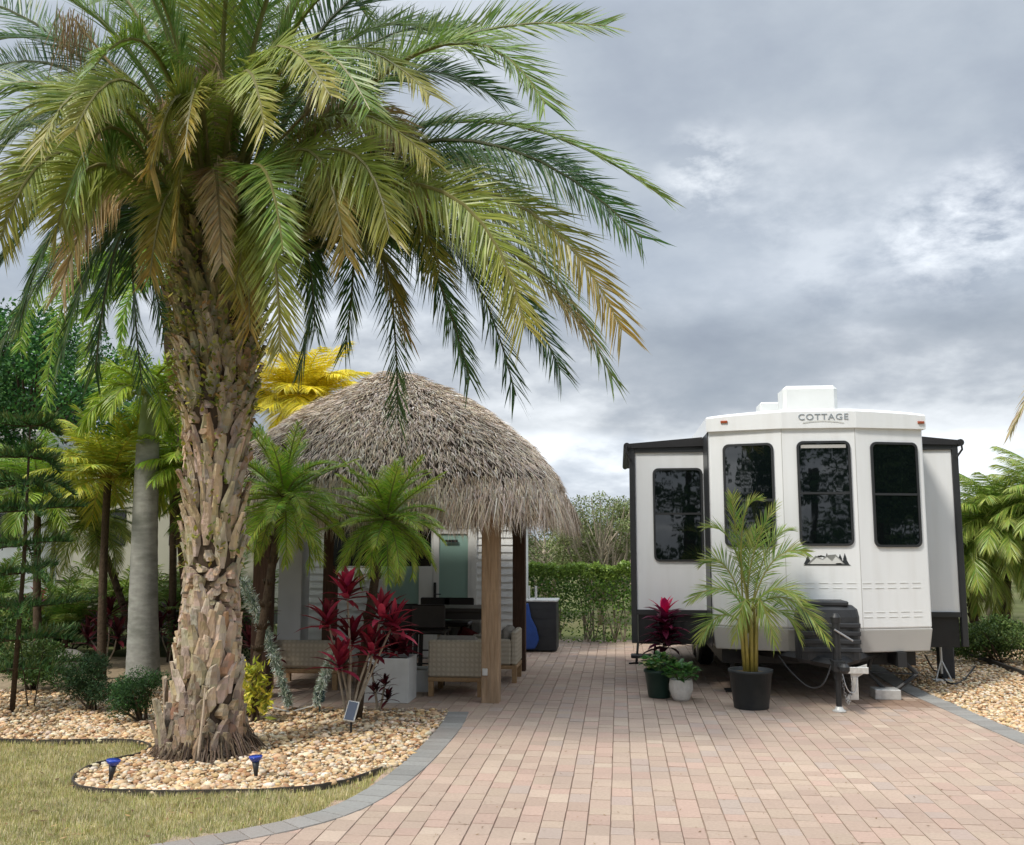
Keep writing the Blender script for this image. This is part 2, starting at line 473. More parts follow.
vs = scene.view_settings; vs.view_transform = 'Standard'; vs.look = 'None'; vs.exposure = 0.13; vs.gamma = 1
scene.cycles.max_bounces = 6; scene.cycles.transparent_max_bounces = 4

# ------------------------------------------------------------------ ground
def P2(l, z=0): return [G(a, b, z) for a, b in l]
def struct(mb, name, m, label, **k):
    o = mb.build(name, m, **k); return tag(o, label, None, None, 'structure')
mb = MB(); mb.add([(-900,-60,-.06),(900,-60,-.06),(900,1500,-.06),(-900,1500,-.06)], [(0,1,2,3)])
struct(mb, 'ground', mat('ground', (.10,.11,.045), .95, .4, .6, spec=.05, stain=((.20,.17,.10),.3,.6)), 'flat scrubby ground reaching the horizon behind the lots')

edgeL = smoothpath(P2([(20,862),(140,847),(230,832),(305,816),(345,801),(378,782),(403,763),(426,741),(441,724),(449,710)]), 8)
edgeR = smoothpath(P2([(1130,778),(1024,734),(960,707),(925,692),(900,679),(884,668)]), 8)
edgeR.append(V(edgeR[-1].x-.05, 18.2, 0))
PATY = G(449,710).y      # front edge of the hut patio
PATX = -5.0
drive = [(p.x, p.y) for p in edgeL] + [(PATX, PATY), (PATX, 15.6), (-1.9, 15.6), (-1.9, 18.2)] + [(p.x, p.y) for p in reversed(edgeR)] + [(4.5, 2.5), (-4.5, 2.5)]
def offset(path, d):
    out = []
    for i, p in enumerate(path):
        t = path[min(i+1, len(path)-1)] - path[max(i-1, 0)]; t.z = 0; t.normalize()
        out.append(p + V(t.y, -t.x, 0)*d)
    return out
def band(path, d):   # polygon between path and its offset
    return [(p.x, p.y) for p in path] + [(p.x, p.y) for p in reversed(offset(path, d))]
bandL = band(edgeL, .23); bandR = band(edgeR, -.25)
mb = MB(); mb.add([(x, y, -.012) for x, y in drive], [tuple(range(len(drive)))])
struct(mb, 'paving_bed', M['joint'], 'sand joints under the brick paved driveway')
PC = [(.44,.33,.262), (.45,.342,.27), (.425,.315,.25), (.445,.345,.268), (.42,.32,.255), (.455,.325,.262), (.435,.335,.265)]
mb = MB()
W6 = .152
PATCH_C = G(905,703)
def fullin(x0, y0, x1, y1, poly): return all(inside(q, poly) for q in ((x0,y0),(x1,y0),(x1,y1),(x0,y1)))
x = -5.4
while x < 6.2:
    y = 2.6 + U(0, .2)
    while y < 18.2:
        ln = .228 if rnd.random() < .62 else .152
        cxx, cyy = x + W6/2, y + ln/2
        if inside((cxx, cyy), drive) and not fullin(x, y, x+W6, y+ln, bandL) and not fullin(x, y, x+W6, y+ln, bandR):
            j = U(.0010, .0022); zt = U(-.0018, .0018); b = .005
            tz = [zt + U(-.0008, .0008) for _ in range(4)]
            j2 = U(.0005, .0016) if rnd.random() < .5 else U(.001, .0026); jx = U(-.0018,.0018); x0, x1, y0, y1 = x+j+jx, x+W6-j+jx, y+j2, y+ln-j2
            big = mnoise.noise(V(cxx*.55, cyy*.55, 3))*.16
            k_ = 1 + U(-.065, .065) + big*.7; c = tuple(q*k_ for q in PC[rnd.randrange(len(PC))])
            if rnd.random() < .05: c = mixc(c, (.56,.46,.36), .45)
            if rnd.random() < .07: c = mixc(c, (.40,.33,.29), .6)
            sd_ = math.hypot((cxx-PATCH_C.x)/.75, (cyy-PATCH_C.y)/.42) + .35*fractal((cxx, cyy, 1), 4)
            if sd_ < 1: c = mixc(c, (.20,.12,.075), .75*min(1, (1-sd_)*2.5))  # bricks inside this ragged oval mix towards dark brown
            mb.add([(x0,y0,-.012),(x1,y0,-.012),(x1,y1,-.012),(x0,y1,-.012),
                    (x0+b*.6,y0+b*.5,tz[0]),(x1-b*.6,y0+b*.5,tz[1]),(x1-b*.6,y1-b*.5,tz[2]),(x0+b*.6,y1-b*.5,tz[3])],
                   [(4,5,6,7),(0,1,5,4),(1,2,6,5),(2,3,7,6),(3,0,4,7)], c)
        y += ln
    x += W6
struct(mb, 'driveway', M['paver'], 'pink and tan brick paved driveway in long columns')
# dark soldier course
def course(path, d, name, label, step=.155):
    mb = MB(); off = offset(path, d)
    # resample by length
    cum = [0]
    for i in range(1, len(path)): cum.append(cum[-1] + (path[i]-path[i-1]).length)
    def at(s, pp):
        for i in range(1, len(path)):
            if cum[i] >= s:
                k = (s-cum[i-1])/max(1e-6, cum[i]-cum[i-1]); return pp[i-1].lerp(pp[i], k)
        return pp[-1]
    s = 0
    while s < cum[-1]-step:
        a, b, c, e = at(s+.0015, path), at(s+step-.0015, path), at(s+step-.0015, off), at(s+.0015, off)
        z = .007 + U(-.0015, .0015)
        k_ = 1+U(-.13,.13); cc = (.27*k_,.265*k_,.25*k_)
        vs = [V(q.x, q.y, -.012) for q in (a, b, c, e)] + [V(q.x, q.y, z) for q in (a, b, c, e)]
        m_ = (a+b+c+e)/4
        for k in range(4, 8):
            dd = V(m_.x-vs[k].x, m_.y-vs[k].y, 0).normalized(); vs[k] += dd*.005
        mb.add(vs, [(4,5,6,7),(0,1,5,4),(1,2,6,5),(2,3,7,6),(3,0,4,7)], cc)
        s += step
    return struct(mb, name, M['paver'], label)
course(edgeL, .23, 'kerb_border', 'dark grey paver border curving along the lawn and gravel bed')
course(edgeR, -.25, 'kerb_border', 'dark grey paver border along the gravel at the right')

# planting bed polygon (world)
front_edge = smoothpath(P2([(-260,746),(-80,741),(0,741),(60,742),(120,741),(150,746),(140,755),(105,763),(82,772),(74,784),(100,791),(190,793),(290,790),(345,782),(385,768)]), 8)
bedpoly = [(p.x, p.y) for p in front_edge] + [(p.x, p.y) for p in edgeL if p.y > front_edge[-1].y] + [(edgeL[-1].x-.01, PATY-.02), (PATX-.02, PATY-.02), (PATX-.02, 14.8), (-22, 14.8)]
mb = MB(); mb.add([(x, y, -.010) for x, y in bedpoly], [tuple(range(len(bedpoly)))])
struct(mb, 'bed_ground', M['sand'], 'sandy soil of the planting bed under the river stones')
lawnpoly = [(-40, 1), (-4.5, 1)] + [(p.x, p.y) for p in edgeL] + [(edgeL[-1].x, PATY), (-40, PATY)]
mb = MB(); mb.add([(x, y, -.022) for x, y in lawnpoly], [tuple(range(len(lawnpoly)))])
struct(mb, 'lawn', M['lawn'], 'patchy dry lawn in the lower left')
# grass blades
mb = MB()
GC = [(.54,.47,.23), (.48,.44,.18), (.34,.37,.12), (.62,.54,.32), (.64,.56,.36), (.42,.42,.16)]
nb = 0
while nb < 60000:
    px = U(-60, 460); py = 738 + 122*U(0, 1)
    p = G(px, py)
    if not inside((p.x, p.y), lawnpoly) or inside((p.x, p.y), bedpoly) : 
        continue
    f = fractal((p.x, p.y, 0), 1.3)
    nb += 1
    bald = fractal((p.x, p.y, 5), 2.2)
    # bare soil by the tip of the bed
    if (p - G(365, 785)).length < .35 and U(0, 1) < .75: continue
    if bald < -.25 and U(0, 1) < .6: continue
    h = U(.012, .030)*(1 + f*.6); a = U(0, 2*PI); l = U(0, .03)
    d = V(math.cos(a)*l, math.sin(a)*l, h); s = V(-math.sin(a), math.cos(a), 0)*.0032
    c = GC[min(5, int(abs(f)*5 + U(0, 4)))]
    mb.add([p - s + V(0,0,-.022), p + s + V(0,0,-.022), p + d], [(0, 1, 2)], jit(c, .25))
tag(mb.build('grass', M['leaf_dull']), 'short yellowing grass blades of the lawn', None, None, 'stuff')
# fine stone dust along the lawn edge
# pebbles
t_ = (1+5**.5)/2
ICO = [Vector(v).normalized() for v in [(-1,t_,0),(1,t_,0),(-1,-t_,0),(1,-t_,0),(0,-1,t_),(0,1,t_),(0,-1,-t_),(0,1,-t_),(t_,0,-1),(t_,0,1),(-t_,0,-1),(-t_,0,1)]]
IF = [(0,11,5),(0,5,1),(0,1,7),(0,7,10),(0,10,11),(1,5,9),(5,11,4),(11,10,2),(10,7,6),(7,1,8),(3,9,4),(3,4,2),(3,2,6),(3,6,8),(3,8,9),(4,9,5),(2,4,11),(6,2,10),(8,6,7),(9,8,1)]
SC = [(.64,.47,.28), (.70,.56,.38), (.56,.37,.19), (.74,.64,.48), (.48,.33,.19), (.68,.48,.28), (.54,.44,.33), (.40,.23,.12)]
def pebble(mb, p, s, c):
    a = U(0, 2*PI); ca, sa = math.cos(a), math.sin(a); sx, sy, sz = s*U(.8, 1.4), s*U(.6, 1), s*U(.4, .7)
    vs = []
    for v in ICO:
        x, y, z = v.x*sx*U(.9,1.1), v.y*sy*U(.9,1.1), v.z*sz
        vs.append((p.x + x*ca - y*sa, p.y + x*sa + y*ca, p.z + z))
    mb.add(vs, IF, c)
mb = MB()
trunkc = G(205, 752)
n = 0
while n < 13500:
    if n % 10 < 7: px, py = U(60, 460), U(706, 796)
    else: px, py = U(-60, 175), U(690, 746)
    p = G(px, py)
    if not inside((p.x, p.y), bedpoly): n += (rnd.random() < .02); continue
    n += 1
    p.z = U(-.004, .016)
    pebble(mb, p, U(.009, .027) if rnd.random() < .92 else U(.03, .048), jit(SC[rnd.randrange(len(SC))], .15))
tag(mb.build('gravel', M['stone'], smooth=True), 'tan and white river stones around the date palm', None, None, 'stuff')
# right gravel bed
bx0 = edgeR[4].x
rightpoly = [(p.x, p.y) for p in edgeR] + [(14, 18.2), (14, 5)]
mb = MB(); mb.add([(x, y, -.010) for x, y in rightpoly], [tuple(range(len(rightpoly)))])
struct(mb, 'gravel_ground', M['sand'], 'sandy ground under the gravel right of the trailer')
mb = MB(); n = 0
while n < 7500:
    px, py = U(880, 1075), 645 + 105*U(0, 1)
    p = G(px, py)
    if not inside((p.x, p.y), rightpoly): n += (rnd.random() < .02); continue
    n += 1; p.z = U(-.004, .016)
    pebble(mb, p, U(.014, .03), jit(SC[rnd.randrange(len(SC))], .17))
tag(mb.build('gravel', M['stone'], smooth=True), 'tan gravel of the bed right of the trailer', None, None, 'stuff')
# black edging strips
def strip(path, name, label, h=.024, w=.014):
    mb = MB(); of = offset(path, w); vs = []; fs = []
    for p, q in zip(path, of):
        hh = h*U(.85, 1.15)
        vs += [(p.x, p.y, -.02), (p.x, p.y, hh), (q.x, q.y, hh), (q.x, q.y, -.02)]
    for i in range(len(path)-1):
        a = i*4; b = a+4
        fs += [(a, a+1, b+1, b), (a+1, a+2, b+2, b+1), (a+2, a+3, b+3, b+2)]
    mb.add(vs, fs)
    return tag(mb.build(name, M['edging']), label, 'edging')
strip(front_edge, 'bed_edging', 'low black edging strip between the lawn and the river stones')
strip(P2([(1090,706),(1024,676),(990,664),(965,655)]), 'bed_edging', 'dark edging in front of the low shrubs at far right', .07, .04)
mb = MB()
for i in range(520):
    p = G(U(-40, 450), U(700, 845))
    if not (inside((p.x, p.y), bedpoly) or inside((p.x, p.y), lawnpoly)): continue
    p.z = U(.012, .028); a = U(0, 2*PI); s = U(.010, .035)
    d = V(math.cos(a), math.sin(a), U(-.1,.3))*s; e = V(-math.sin(a), math.cos(a), .2)*s*U(.12,.4)
    mb.add([p-d, p+e, p+d, p-e], [(0,1,2,3)], jit([(.22,.13,.07),(.34,.22,.11),(.14,.09,.05)][rnd.randrange(3)], .3))
tag(mb.build('leaf_litter', M['dry']), 'fallen brown leaf bits over stones and lawn', None, None, 'stuff')
# leaf litter and stray stones on the paving
mb = MB()
for i in range(240):
    p = G(U(430, 1020), U(705, 845))
    if not inside((p.x, p.y), drive): continue
    p.z = .006; a = U(0, 2*PI); s = U(.006, .016)
    d = V(math.cos(a), math.sin(a), .15)*s; e = V(-math.sin(a), math.cos(a), .1)*s*.4
    mb.add([p-d, p+e, p+d, p-e], [(0,1,2,3)], jit((.24,.15,.08), .4))
tag(mb.build('leaf_litter', M['dry']), 'scattered dry leaf bits on the driveway', None, None, 'stuff')
# ------------------------------------------------------------------ big date palm
PB = G(207, 752); PY = PB.y
def prof(z):
    pts = [(0,.37),(.15,.33),(.45,.265),(1.0,.225),(1.3,.20),(2.0,.205),(2.6,.235),(3.2,.29),(3.8,.34),(4.4,.37),(5.0,.28),(5.3,.18)]
    for (a, r), (b, s) in zip(pts, pts[1:]):
        if z <= b: return r + (s-r)*(z-a)/(b-a)
    return .15
lean = lambda z: V(-.03 - .005*z + .02*math.sin(z), 0, 0)
date = thing('date_palm', PB, 'tall date palm with rough leaf-base trunk standing in the river stones', 'palm tree')
mb = MB()
zs = [i*.1 for i in range(54)]
mb.tube([PB + lean(z) + V(0,0,z-.03) for z in zs], [prof(z)*U(.95,1.05) for z in zs], 20, (.085,.06,.042))
def boot(z, th, ln, w, out, c, thick=.03, curl=.0):
    o = V(math.cos(th), math.sin(th), 0); s = V(-math.sin(th), math.cos(th), 0)
    b = PB + lean(z) + V(0,0,z) + o*(prof(z)*.93)
    vs = []; N_ = 4
    tp = U(.5,.78); sk = U(-.5,.5)
    for i in range(N_+1):
        t = i/N_
        p = b + V(0,0,ln*t) + o*(out*t**1.6) + s*(curl*t*t + U(-.006,.006))
        ww = w*.5*(.78+.5*min(t,.4)/.4 - .28)*(1-tp*max(0,t-.3)/.7)*1.1*U(.9,1.1); tk = thick*(1-.45*t)
        dz = V(0,0,.22*w*sk*(t > .9))
        vs += [p - s*ww - dz, p - s*ww*.45 + o*tk - dz*.5, p + s*ww*.45 + o*tk + dz*.5, p + s*ww + dz, p - o*.02*(t>.9)]
    fs = []
    for i in range(N_):
        for k in range(4):
            a = i*5+k; k2 = i*5+k+1
            fs.append((a, k2, k2+5, a+5))
        fs.append((i*5+4, i*5, i*5+5, i*5+9))
    fs.append((N_*5, N_*5+1, N_*5+2, N_*5+3, N_*5+4))
    k0 = len(mb.f); mb.add(vs, fs, c)
    for j in range(len(fs)-1):
        mb.c[k0+j] = jit(c, .12)
    mb.c[-1] = mixc(c, (.55,.46,.34), .25)
GA = 2.39996
z = .0; i = 0
while z < 4.72:
    th_ = i*GA + U(-.18,.18); z_ = z; z = z_ + (.16*math.sin(th_*2+1) + .1*math.sin(th_*5) + U(-.08,.08))*(1 if .45 < z_ < 4.3 else 0)
    tone = (.50,.405,.30); cu = .04
    if z < .38: ln, w, out, tk, tone = U(.10,.22), U(.10,.17), U(.0,.04), U(.05,.08), (.27,.21,.155)
    elif z < 1.0: ln, w, out, tk = U(.20,.30), U(.13,.17), U(.03,.07), .045
    elif z < 1.55: ln, w, out, tk, tone = U(.07,.11), U(.10,.15), U(.01,.03), U(.06,.08), (.42,.325,.24)
    elif z < 2.45: ln, w, out, tk = U(.26,.42), U(.09,.125), U(.07,.13), .04
    elif z < 2.85:
        if math.sin(th_) < .3 and math.cos(th_) < .5: ln, w, out, tk, tone = U(.07,.11), U(.10,.15), U(.01,.03), .07, (.46,.34,.25)
        else: ln, w, out, tk = U(.24,.38), U(.09,.13), U(.06,.12), .04
    elif z < 3.5: ln, w, out, tk, tone = U(.20,.34), U(.11,.15), U(.08,.14), .045, (.42,.35,.25)
    else: ln, w, out, tk, tone = U(.16,.30), U(.11,.15), U(.08,.15), .045, (.24,.21,.11)
    if U(0,1) < .07: tone = mixc(tone, (.33,.17,.09), .5)
    z = z_
    boot(z, th_, ln, w, out, jit(tone, .22), tk, U(-cu,cu))
    z += .46*ln*w/(2*PI*(prof(z)+.03)); i += 1
# side suckers and root flare
for k in range(70):
    th = U(0, 2*PI); 
    boot(U(-.05,.2), th, U(.08,.16), U(.08,.14), U(-.04,.03), jit((.26,.20,.14), .3), .06)
for k, (px_, ln) in enumerate(((163,.62),(170,.45),(157,.3),(176,.5))):
    boot(0.0, PI + .35*k - .2, ln, .13, .10, jit((.32,.26,.20), .15), .05, U(-.04,.04))
mb.build('trunk', M['bark'], date)
# fibres and green ferny growth in upper leaf bases
mb = MB()
for k in range(4200):
    z = U(3.0, 4.8) if U(0,1) < .86 else U(1.6, 3.0); th = U(0, 2*PI)
    o = V(math.cos(th), math.sin(th), 0)
    p = PB + lean(z) + V(0,0,z) + o*(prof(z)+U(.0,.10))
    d = (o*U(.2,1) + V(U(-.6,.6),U(-.6,.6),U(-.7,.6))).normalized()
    s = d.cross(UP).normalized(); l = U(.04,.10)
    c = jit([(.22,.26,.04),(.32,.31,.06),(.12,.16,.03),(.30,.20,.09)][rnd.randrange(4)], .3)
    mb.add([p, p+d*l*.5+s*l*.22, p+d*l, p+d*l*.5-s*l*.22], [(0,1,2,3)], c)
mb.build('fern_growth', M['leaf_dull'], date)
mb = MB()   # basal roots
for k in range(500):
    th = U(0, 2*PI); z = U(.0, .28); o = V(math.cos(th), math.sin(th), 0)
    p = PB + V(0,0,z) + o*(prof(z)*1.0)
    e = p + o*U(.05,.16) + V(U(-.05,.05),U(-.05,.05),-z-.01)
    mb.tube([p, (p+e)/2+V(0,0,.03), e], [.008,.006,.004], 4, jit((.15,.11,.08), .3), cap=False)
mb.build('roots', M['bark'], date)
# dead pale stalk hanging/leaning at the foot
CR = PB + lean(4.9) + V(0, 0, 4.75)
GRN, DRK, YEL, BRN, TAN = (.12,.25,.04), (.028,.085,.025), (.36,.39,.07), (.46,.26,.06), (.50,.41,.26)
def colf(kind):
    def g(u):
        r_ = U(0,1)
        if kind == 'green': c = mixc(GRN, YEL, .12+.35*r_*u + (.25 if r_ > .85 else 0))
        elif kind == 'dark': c = mixc(DRK, GRN, r_*.7)
        elif kind == 'yellow': c = mixc(mixc(GRN, YEL, .55+.3*r_), BRN, max(0, u-.72)*1.3)
        elif kind == 'brown': c = mixc(mixc(GRN, YEL, .4+.4*r_), BRN, min(1, max(0, u-.55)*1.5+.15*r_))
        else: c = mixc(TAN, BRN, r_*.6)
        return jit(c, .2)
    return g
FR = [ # mid px, tip px, depth offsets (mid, tip), kind, leaf, hang
 ((400,62),(606,26),(.1,.3),'green',.50,.0), ((420,52),(545,104),(-.4,-.8),'green',.55,.05), ((330,20),(470,-30),(.3,.5),'dark',.5,0),
 ((445,122),(662,196),(.2,.5),'green',.50,.05), ((440,140),(642,238),(-.3,-.4),'dark',.5,.1), ((470,190),(622,330),(-.2,-.3),'brown',.52,.15),
 ((455,195),(612,378),(.3,.4),'green',.5,.15), ((420,185),(525,325),(-.7,-1.1),'yellow',.5,.12), ((415,215),(516,396),(.5,.6),'dark',.5,.15),
 ((360,205),(398,418),(.6,.8),'dark',.5,.2), ((370,190),(470,380),(-.2,.1),'dark',.48,.2), ((340,190),(345,350),(.5,.9),'dark',.45,.2),
 ((255,165),(283,250),(-1.0,-1.55),'green',.42,.05), ((262,215),(280,352),(-.7,-.95),'yellow',.42,.15), ((240,190),(250,330),(-.5,-.65),'brown',.36,.25),
 ((330,150),(390,235),(-1.0,-1.5),'yellow',.45,.25), ((300,150),(345,255),(-.9,-1.3),'brown',.4,.3),
 ((90,50),(-90,70),(.2,.3),'dark',.5,.0), ((100,95),(-60,175),(.0,-.2),'green',.5,.1), ((110,95),(40,150),(-1.0,-1.8),'yellow',.42,.15),
 ((95,135),(-40,250),(-.3,-.6),'brown',.5,.25), ((110,165),(55,235),(-.9,-1.4),'yellow',.45,.25), ((95,175),(-30,310),(.3,.3),'dark',.5,.2),
 ((120,200),(0,345),(.6,.8),'dark',.5,.2), ((135,210),(95,372),(.4,.7),'dark',.55,.15), ((140,200),(142,385),(.7,1.1),'dark',.5,.15),
 ((130,170),(60,290),(-.5,-.7),'dry',.4,.5), ((60,120),(-120,230),(.5,.9),'dark',.5,.1),
 ((195,-30),(150,-170),(.2,.4),'green',.5,0), ((240,-40),(290,-180),(-.2,-.5),'green',.5,0), ((120,-10),(-20,-90),(.0,.1),'green',.5,0),
 ((100,20),(-90,-20),(-.5,-.9),'green',.5,0), ((310,-20),(440,-110),(-.1,-.3),'green',.5,0), ((300,20),(410,-20),(-.8,-1.4),'green',.45,0),
 ((225,10),(235,-60),(-.7,-1.5),'yellow',.45,0), ((170,20),(120,-20),(-.8,-1.6),'green',.45,0), ((350,60),(470,30),(.8,1.6),'dark',.45,0),
 ((70,70),(-60,100),(.8,1.6),'dark',.45,0), ((260,60),(330,95),(-1.0,-2.0),'yellow',.40,.1), ((160,60),(95,65),(-1.0,-2.0),'green',.42,.05),
 ((200,-20),(210,-60),(.9,2.0),'dark',.5,0), ((290,100),(400,190),(.9,1.9),'dark',.45,.1), ((120,120),(30,210),(.9,1.9),'dark',.45,.1),
 ((300,-10),(380,40),(.8,1.8),'green',.45,0), ((200,95),(185,150),(-.9,-1.5),'brown',.32,.25), ((360,170),(440,270),(.0,-.3),'yellow',.46,.2),
 ((320,120),(430,160),(-.5,-.9),'yellow',.42,.25),
]
FR += [((190,150),(175,235),(-.7,-.95),'brown',.34,.3), ((215,165),(222,262),(-.75,-1.0),'dry',.30,.3), ((175,190),(150,275),(-.5,-.7),'brown',.34,.3), ((245,200),(235,290),(-.6,-.8),'yellow',.34,.2),
 ((480,150),(612,215),(.5,.9),'dark',.5,.1), ((430,215),(585,330),(.1,.2),'brown',.5,.2), ((440,235),(560,370),(.6,.9),'dark',.5,.15), ((390,230),(460,350),(.8,1.2),'dark',.5,.2),
 ((380,165),(500,270),(-.4,-.6),'yellow',.5,.15), ((400,150),(560,240),(.0,.0),'green',.5,.1), ((340,215),(405,330),(.1,.2),'brown',.45,.2), ((290,215),(315,330),(.2,.3),'dark',.45,.2),
 ((310,230),(300,370),(.5,.8),'dark',.45,.2), ((350,40),(480,60),(.3,.4),'green',.5,.05), ((370,85),(500,100),(.5,.9),'dark',.5,.05), ((310,60),(430,95),(-.6,-1.1),'yellow',.45,.15),
 ((60,40),(-100,-10),(.6,1.0),'dark',.5,0), ((80,110),(-20,180),(.5,.8),'dark',.5,.1), ((60,160),(-70,300),(.2,.2),'dark',.5,.2), ((90,200),(20,320),(.1,.3),'dark',.5,.2), ((125,215),(60,360),(.2,.4),'dark',.5,.2),
 ((80,150),(0,240),(-.7,-1.2),'yellow',.45,.2), ((120,130),(75,200),(-1.0,-1.7),'green',.42,.25), ((60,90),(-50,130),(-.5,-.9),'green',.48,.1), ((150,215),(165,330),(.7,1.0),'dark',.45,.2),
 ((160,-20),(80,-120),(.4,.7),'green',.5,0), ((270,-40),(360,-150),(.4,.6),'dark',.5,0), ((150,-10),(60,-60),(-.5,-1.0),'green',.5,0), ((270,-10),(330,-70),(-.6,-1.3),'green',.5,0), ((210,-30),(180,-120),(-.5,-1.0),'yellow',.5,0),
 ((250,20),(290,-30),(.6,1.3),'green',.45,0), ((160,30),(100,0),(.7,1.4),'green',.45,0), ((240,80),(265,130),(-1.1,-1.9),'yellow',.38,.1), ((185,100),(150,170),(-1.0,-1.6),'brown',.38,.2), ((290,60),(370,110),(-1.0,-1.8),'green',.42,.1),
 ((140,90),(75,130),(-1.1,-1.9),'yellow',.36,.3), ((350,110),(430,200),(-.2,-.4),'dry',.42,.45)]
for (mx_, my_), (tx, ty), (dm, dt), kind, lf, hg in FR:
    ctr = CR + V((mx_-207)*.0012, dm*.18, -.45*max(0, (my_-60)/160) + U(-.05,.05))
    m_ = A(mx_, my_, PY + dm); t_p = A(tx, ty, PY + dt)
    p1 = thru(ctr, m_, t_p)
    mb = MB()
    frond(mb, ctr, p1, t_p, n=int(158+U(0,18)), leaf=lf*1.08, w=.0155, cf=colf(kind), lift=.28 if hg < .1 else .12, droop=.08+hg*.5, t0=.14, hang=hg*.4, roll=R(U(28,70)), tipk=.42, a1=34, jitter=.16,
          r0=.032, rcol=(.28,.26,.10) if kind not in ('dry','dark') else (.22,.17,.09) if kind=='dry' else (.12,.13,.05))
    o = mb.build('frond', M['leaf'] if kind != 'dry' else M['dry'], date)
    if kind == 'dry': o['label'] = 'dead brown frond with limp leaflets'
# fruit stalks: pale hanging strands
for (px_, py_, dy, sp_) in ((212,60,-.45,.10),(200,75,-.5,.09),(225,85,-.55,.10),(228,170,-.75,.08),(160,110,-.5,.12),(330,90,-.2,.22),(75,20,-.1,.18),(100,110,-.6,.2)):
    mb = MB(); c0 = A(px_, py_, PY+dy)
    mb.tube([CR + V(0,-.1,0), (CR+c0)/2 + V(0,0,.15), c0], [.02,.015,.012], 5, (.36,.27,.14), cap=False)
    for k in range(70):
        a = c0 + V(U(-sp_,sp_), U(-.1,.1), U(-.1,.12)); e = a + V(U(-.08,.08), U(-.08,.08), -U(.25,.6))
        mb.tube([a, (a+e)/2 + V(U(-.03,.03),U(-.03,.03),0), e], [.004,.004,.003], 3, jit((.40,.29,.18), .25), cap=False)
    mb.build('fruit_stalk', M['dry'], date)
# long bare pale petiole leaning at foot
mb = MB(); mb.tube([A(197,765,PY-.42), A(203,715,PY-.36), A(205,688,PY-.30)], [.014,.011,.006], 6, (.5,.4,.3))
mb.build('dead_stalk', M['dry'], date)

# ------------------------------------------------------------------ generic small palms
def small_palm(name, base, top, r, label, nf, Ln, leafl, cf, bark='darkbark', w=.016, els=(80,-25), drop=(40,80), n=44, cat='palm tree', bottle=False, group=None, fibre=False, rc=(.2,.24,.06), az=(0, 2*PI), hang=.12, taper=.8, lift=.25):
    t = thing(name, V(base.x, base.y, 0), label, cat, group)
    mb = MB(); mid = (base+top)/2 + V(U(-.05,.05), 0, 0)
    pts = [bez(base, mid*2-(base+top)*.5, top, i/10) for i in range(11)]
    mb.tube(pts, [r*(1-(1-taper)*i/10)*U(.95,1.05) for i in range(11)], 12)
    if fibre:
        for k in range(160):
            q = pts[rnd.randrange(3, 11)]; a = U(0, 2*PI); o = V(math.cos(a), math.sin(a), 0)
            s_ = q + o*r*.8; mb.tube([s_, s_ + o*.03 + V(0,0,.06)], [.012,.006], 4)
    mb.build('trunk', M[bark], t, smooth=True)
    for k in range(nf):
        f_ = (k+.5)/nf; el = R(els[0] + (els[1]-els[0])*f_)
        a = az[0] + (az[1]-az[0])*((k*.618) % 1) + U(-.2,.2)
        ll = Ln*U(.85,1.1)
        p1, p2 = frond_dir(top, a, el, ll, R(U(*drop)))
        mb = MB(); frond(mb, top, p1, p2, n=n, leaf=leafl, w=w, cf=cf, lift=lift, droop=.22, t0=.12, r0=.012 if Ln < 2 else .02, rcol=rc, bottle=bottle, hang=hang)
        mb.build('frond', M['leaf'], t)
    return t
def cfun(a, b, tipc=None):
    def g(u):
        c = mixc(a, b, U(0,1)); 
        if tipc and U(0,1) < u*.7: c = mixc(c, tipc, .5)
        return jit(c, .2)
    return g
cg = cfun((.12,.34,.03), (.38,.56,.05), (.60,.55,.10))
cy_ = cfun((.16,.22,.04), (.33,.33,.06), (.45,.36,.08))
YA = G(357,719).y
small_palm('pygmy_palm', G(357,719), A(386,520,YA), .055, 'small bushy palm in front of the thatched roof beside the red plant', 46, .80, .20, cg, n=70, fibre=True, w=.0075, els=(88,-45), drop=(15,75), hang=.10, lift=.4)
YB = G(248,718).y
small_palm('pygmy_palm', G(248,718), A(284,498,YB), .05, 'small green palm just right of the date palm trunk under the thatch', 48, .88, .21, cg, n=70, fibre=True, w=.0075, els=(88,-45), drop=(15,75), hang=.08, lift=.5)
YC = G(143,664).y
small_palm('pygmy_palm', G(140,664), A(92,520,YC), .06, 'feathery palm with thin leaning trunk left of the smooth grey trunk', 44, 1.2, .30, cfun((.14,.26,.04),(.34,.42,.07),(.44,.40,.1)), n=70, fibre=True, w=.009)
YD = G(143,684).y
fox = thing('smooth_trunk_palm', G(143,684), 'palm with smooth grey ringed trunk left of the date palm', 'palm tree')
mb = MB(); top = A(148, 440, YD)
bse = G(143,684)
zs = [i/30 for i in range(31)]
mb.tube([bse.lerp(top, t) + V(-.02*math.sin(t*PI),0,0) for t in zs], [(.195 - .05*t + (.03*(1-t)**6))*(1.0 + (.02 if i % 2 else 0)) for i, t in enumerate(zs)], 20)
mb.build('trunk', M['greybark'], fox, smooth=True)
mb = MB(); cs = A(148, 395, YD)
mb.tube([top - V(0,0,.02), top + V(0,0,.12), top.lerp(cs, .6), cs + V(0,0,.1)], [.13,.135,.10,.05], 14)
mb.build('crownshaft', mat('crownshaft', (.22,.27,.10), .4, .15, 5), fox, smooth=True)
for k in range(22):
    a = k*2.4; el = R(78 - 78*((k+.5)/22)); p1, p2 = frond_dir(cs, a, el, 1.3, R(U(70,110)))
    mb = MB(); frond(mb, cs, p1, p2, n=60, leaf=.30, w=.02, cf=cfun((.20,.36,.03),(.45,.55,.05)), bottle=(k % 2 == 0), t0=.15, r0=.02, rcol=(.3,.33,.08), hang=.25)
    mb.build('frond', M['leaf'], fox)
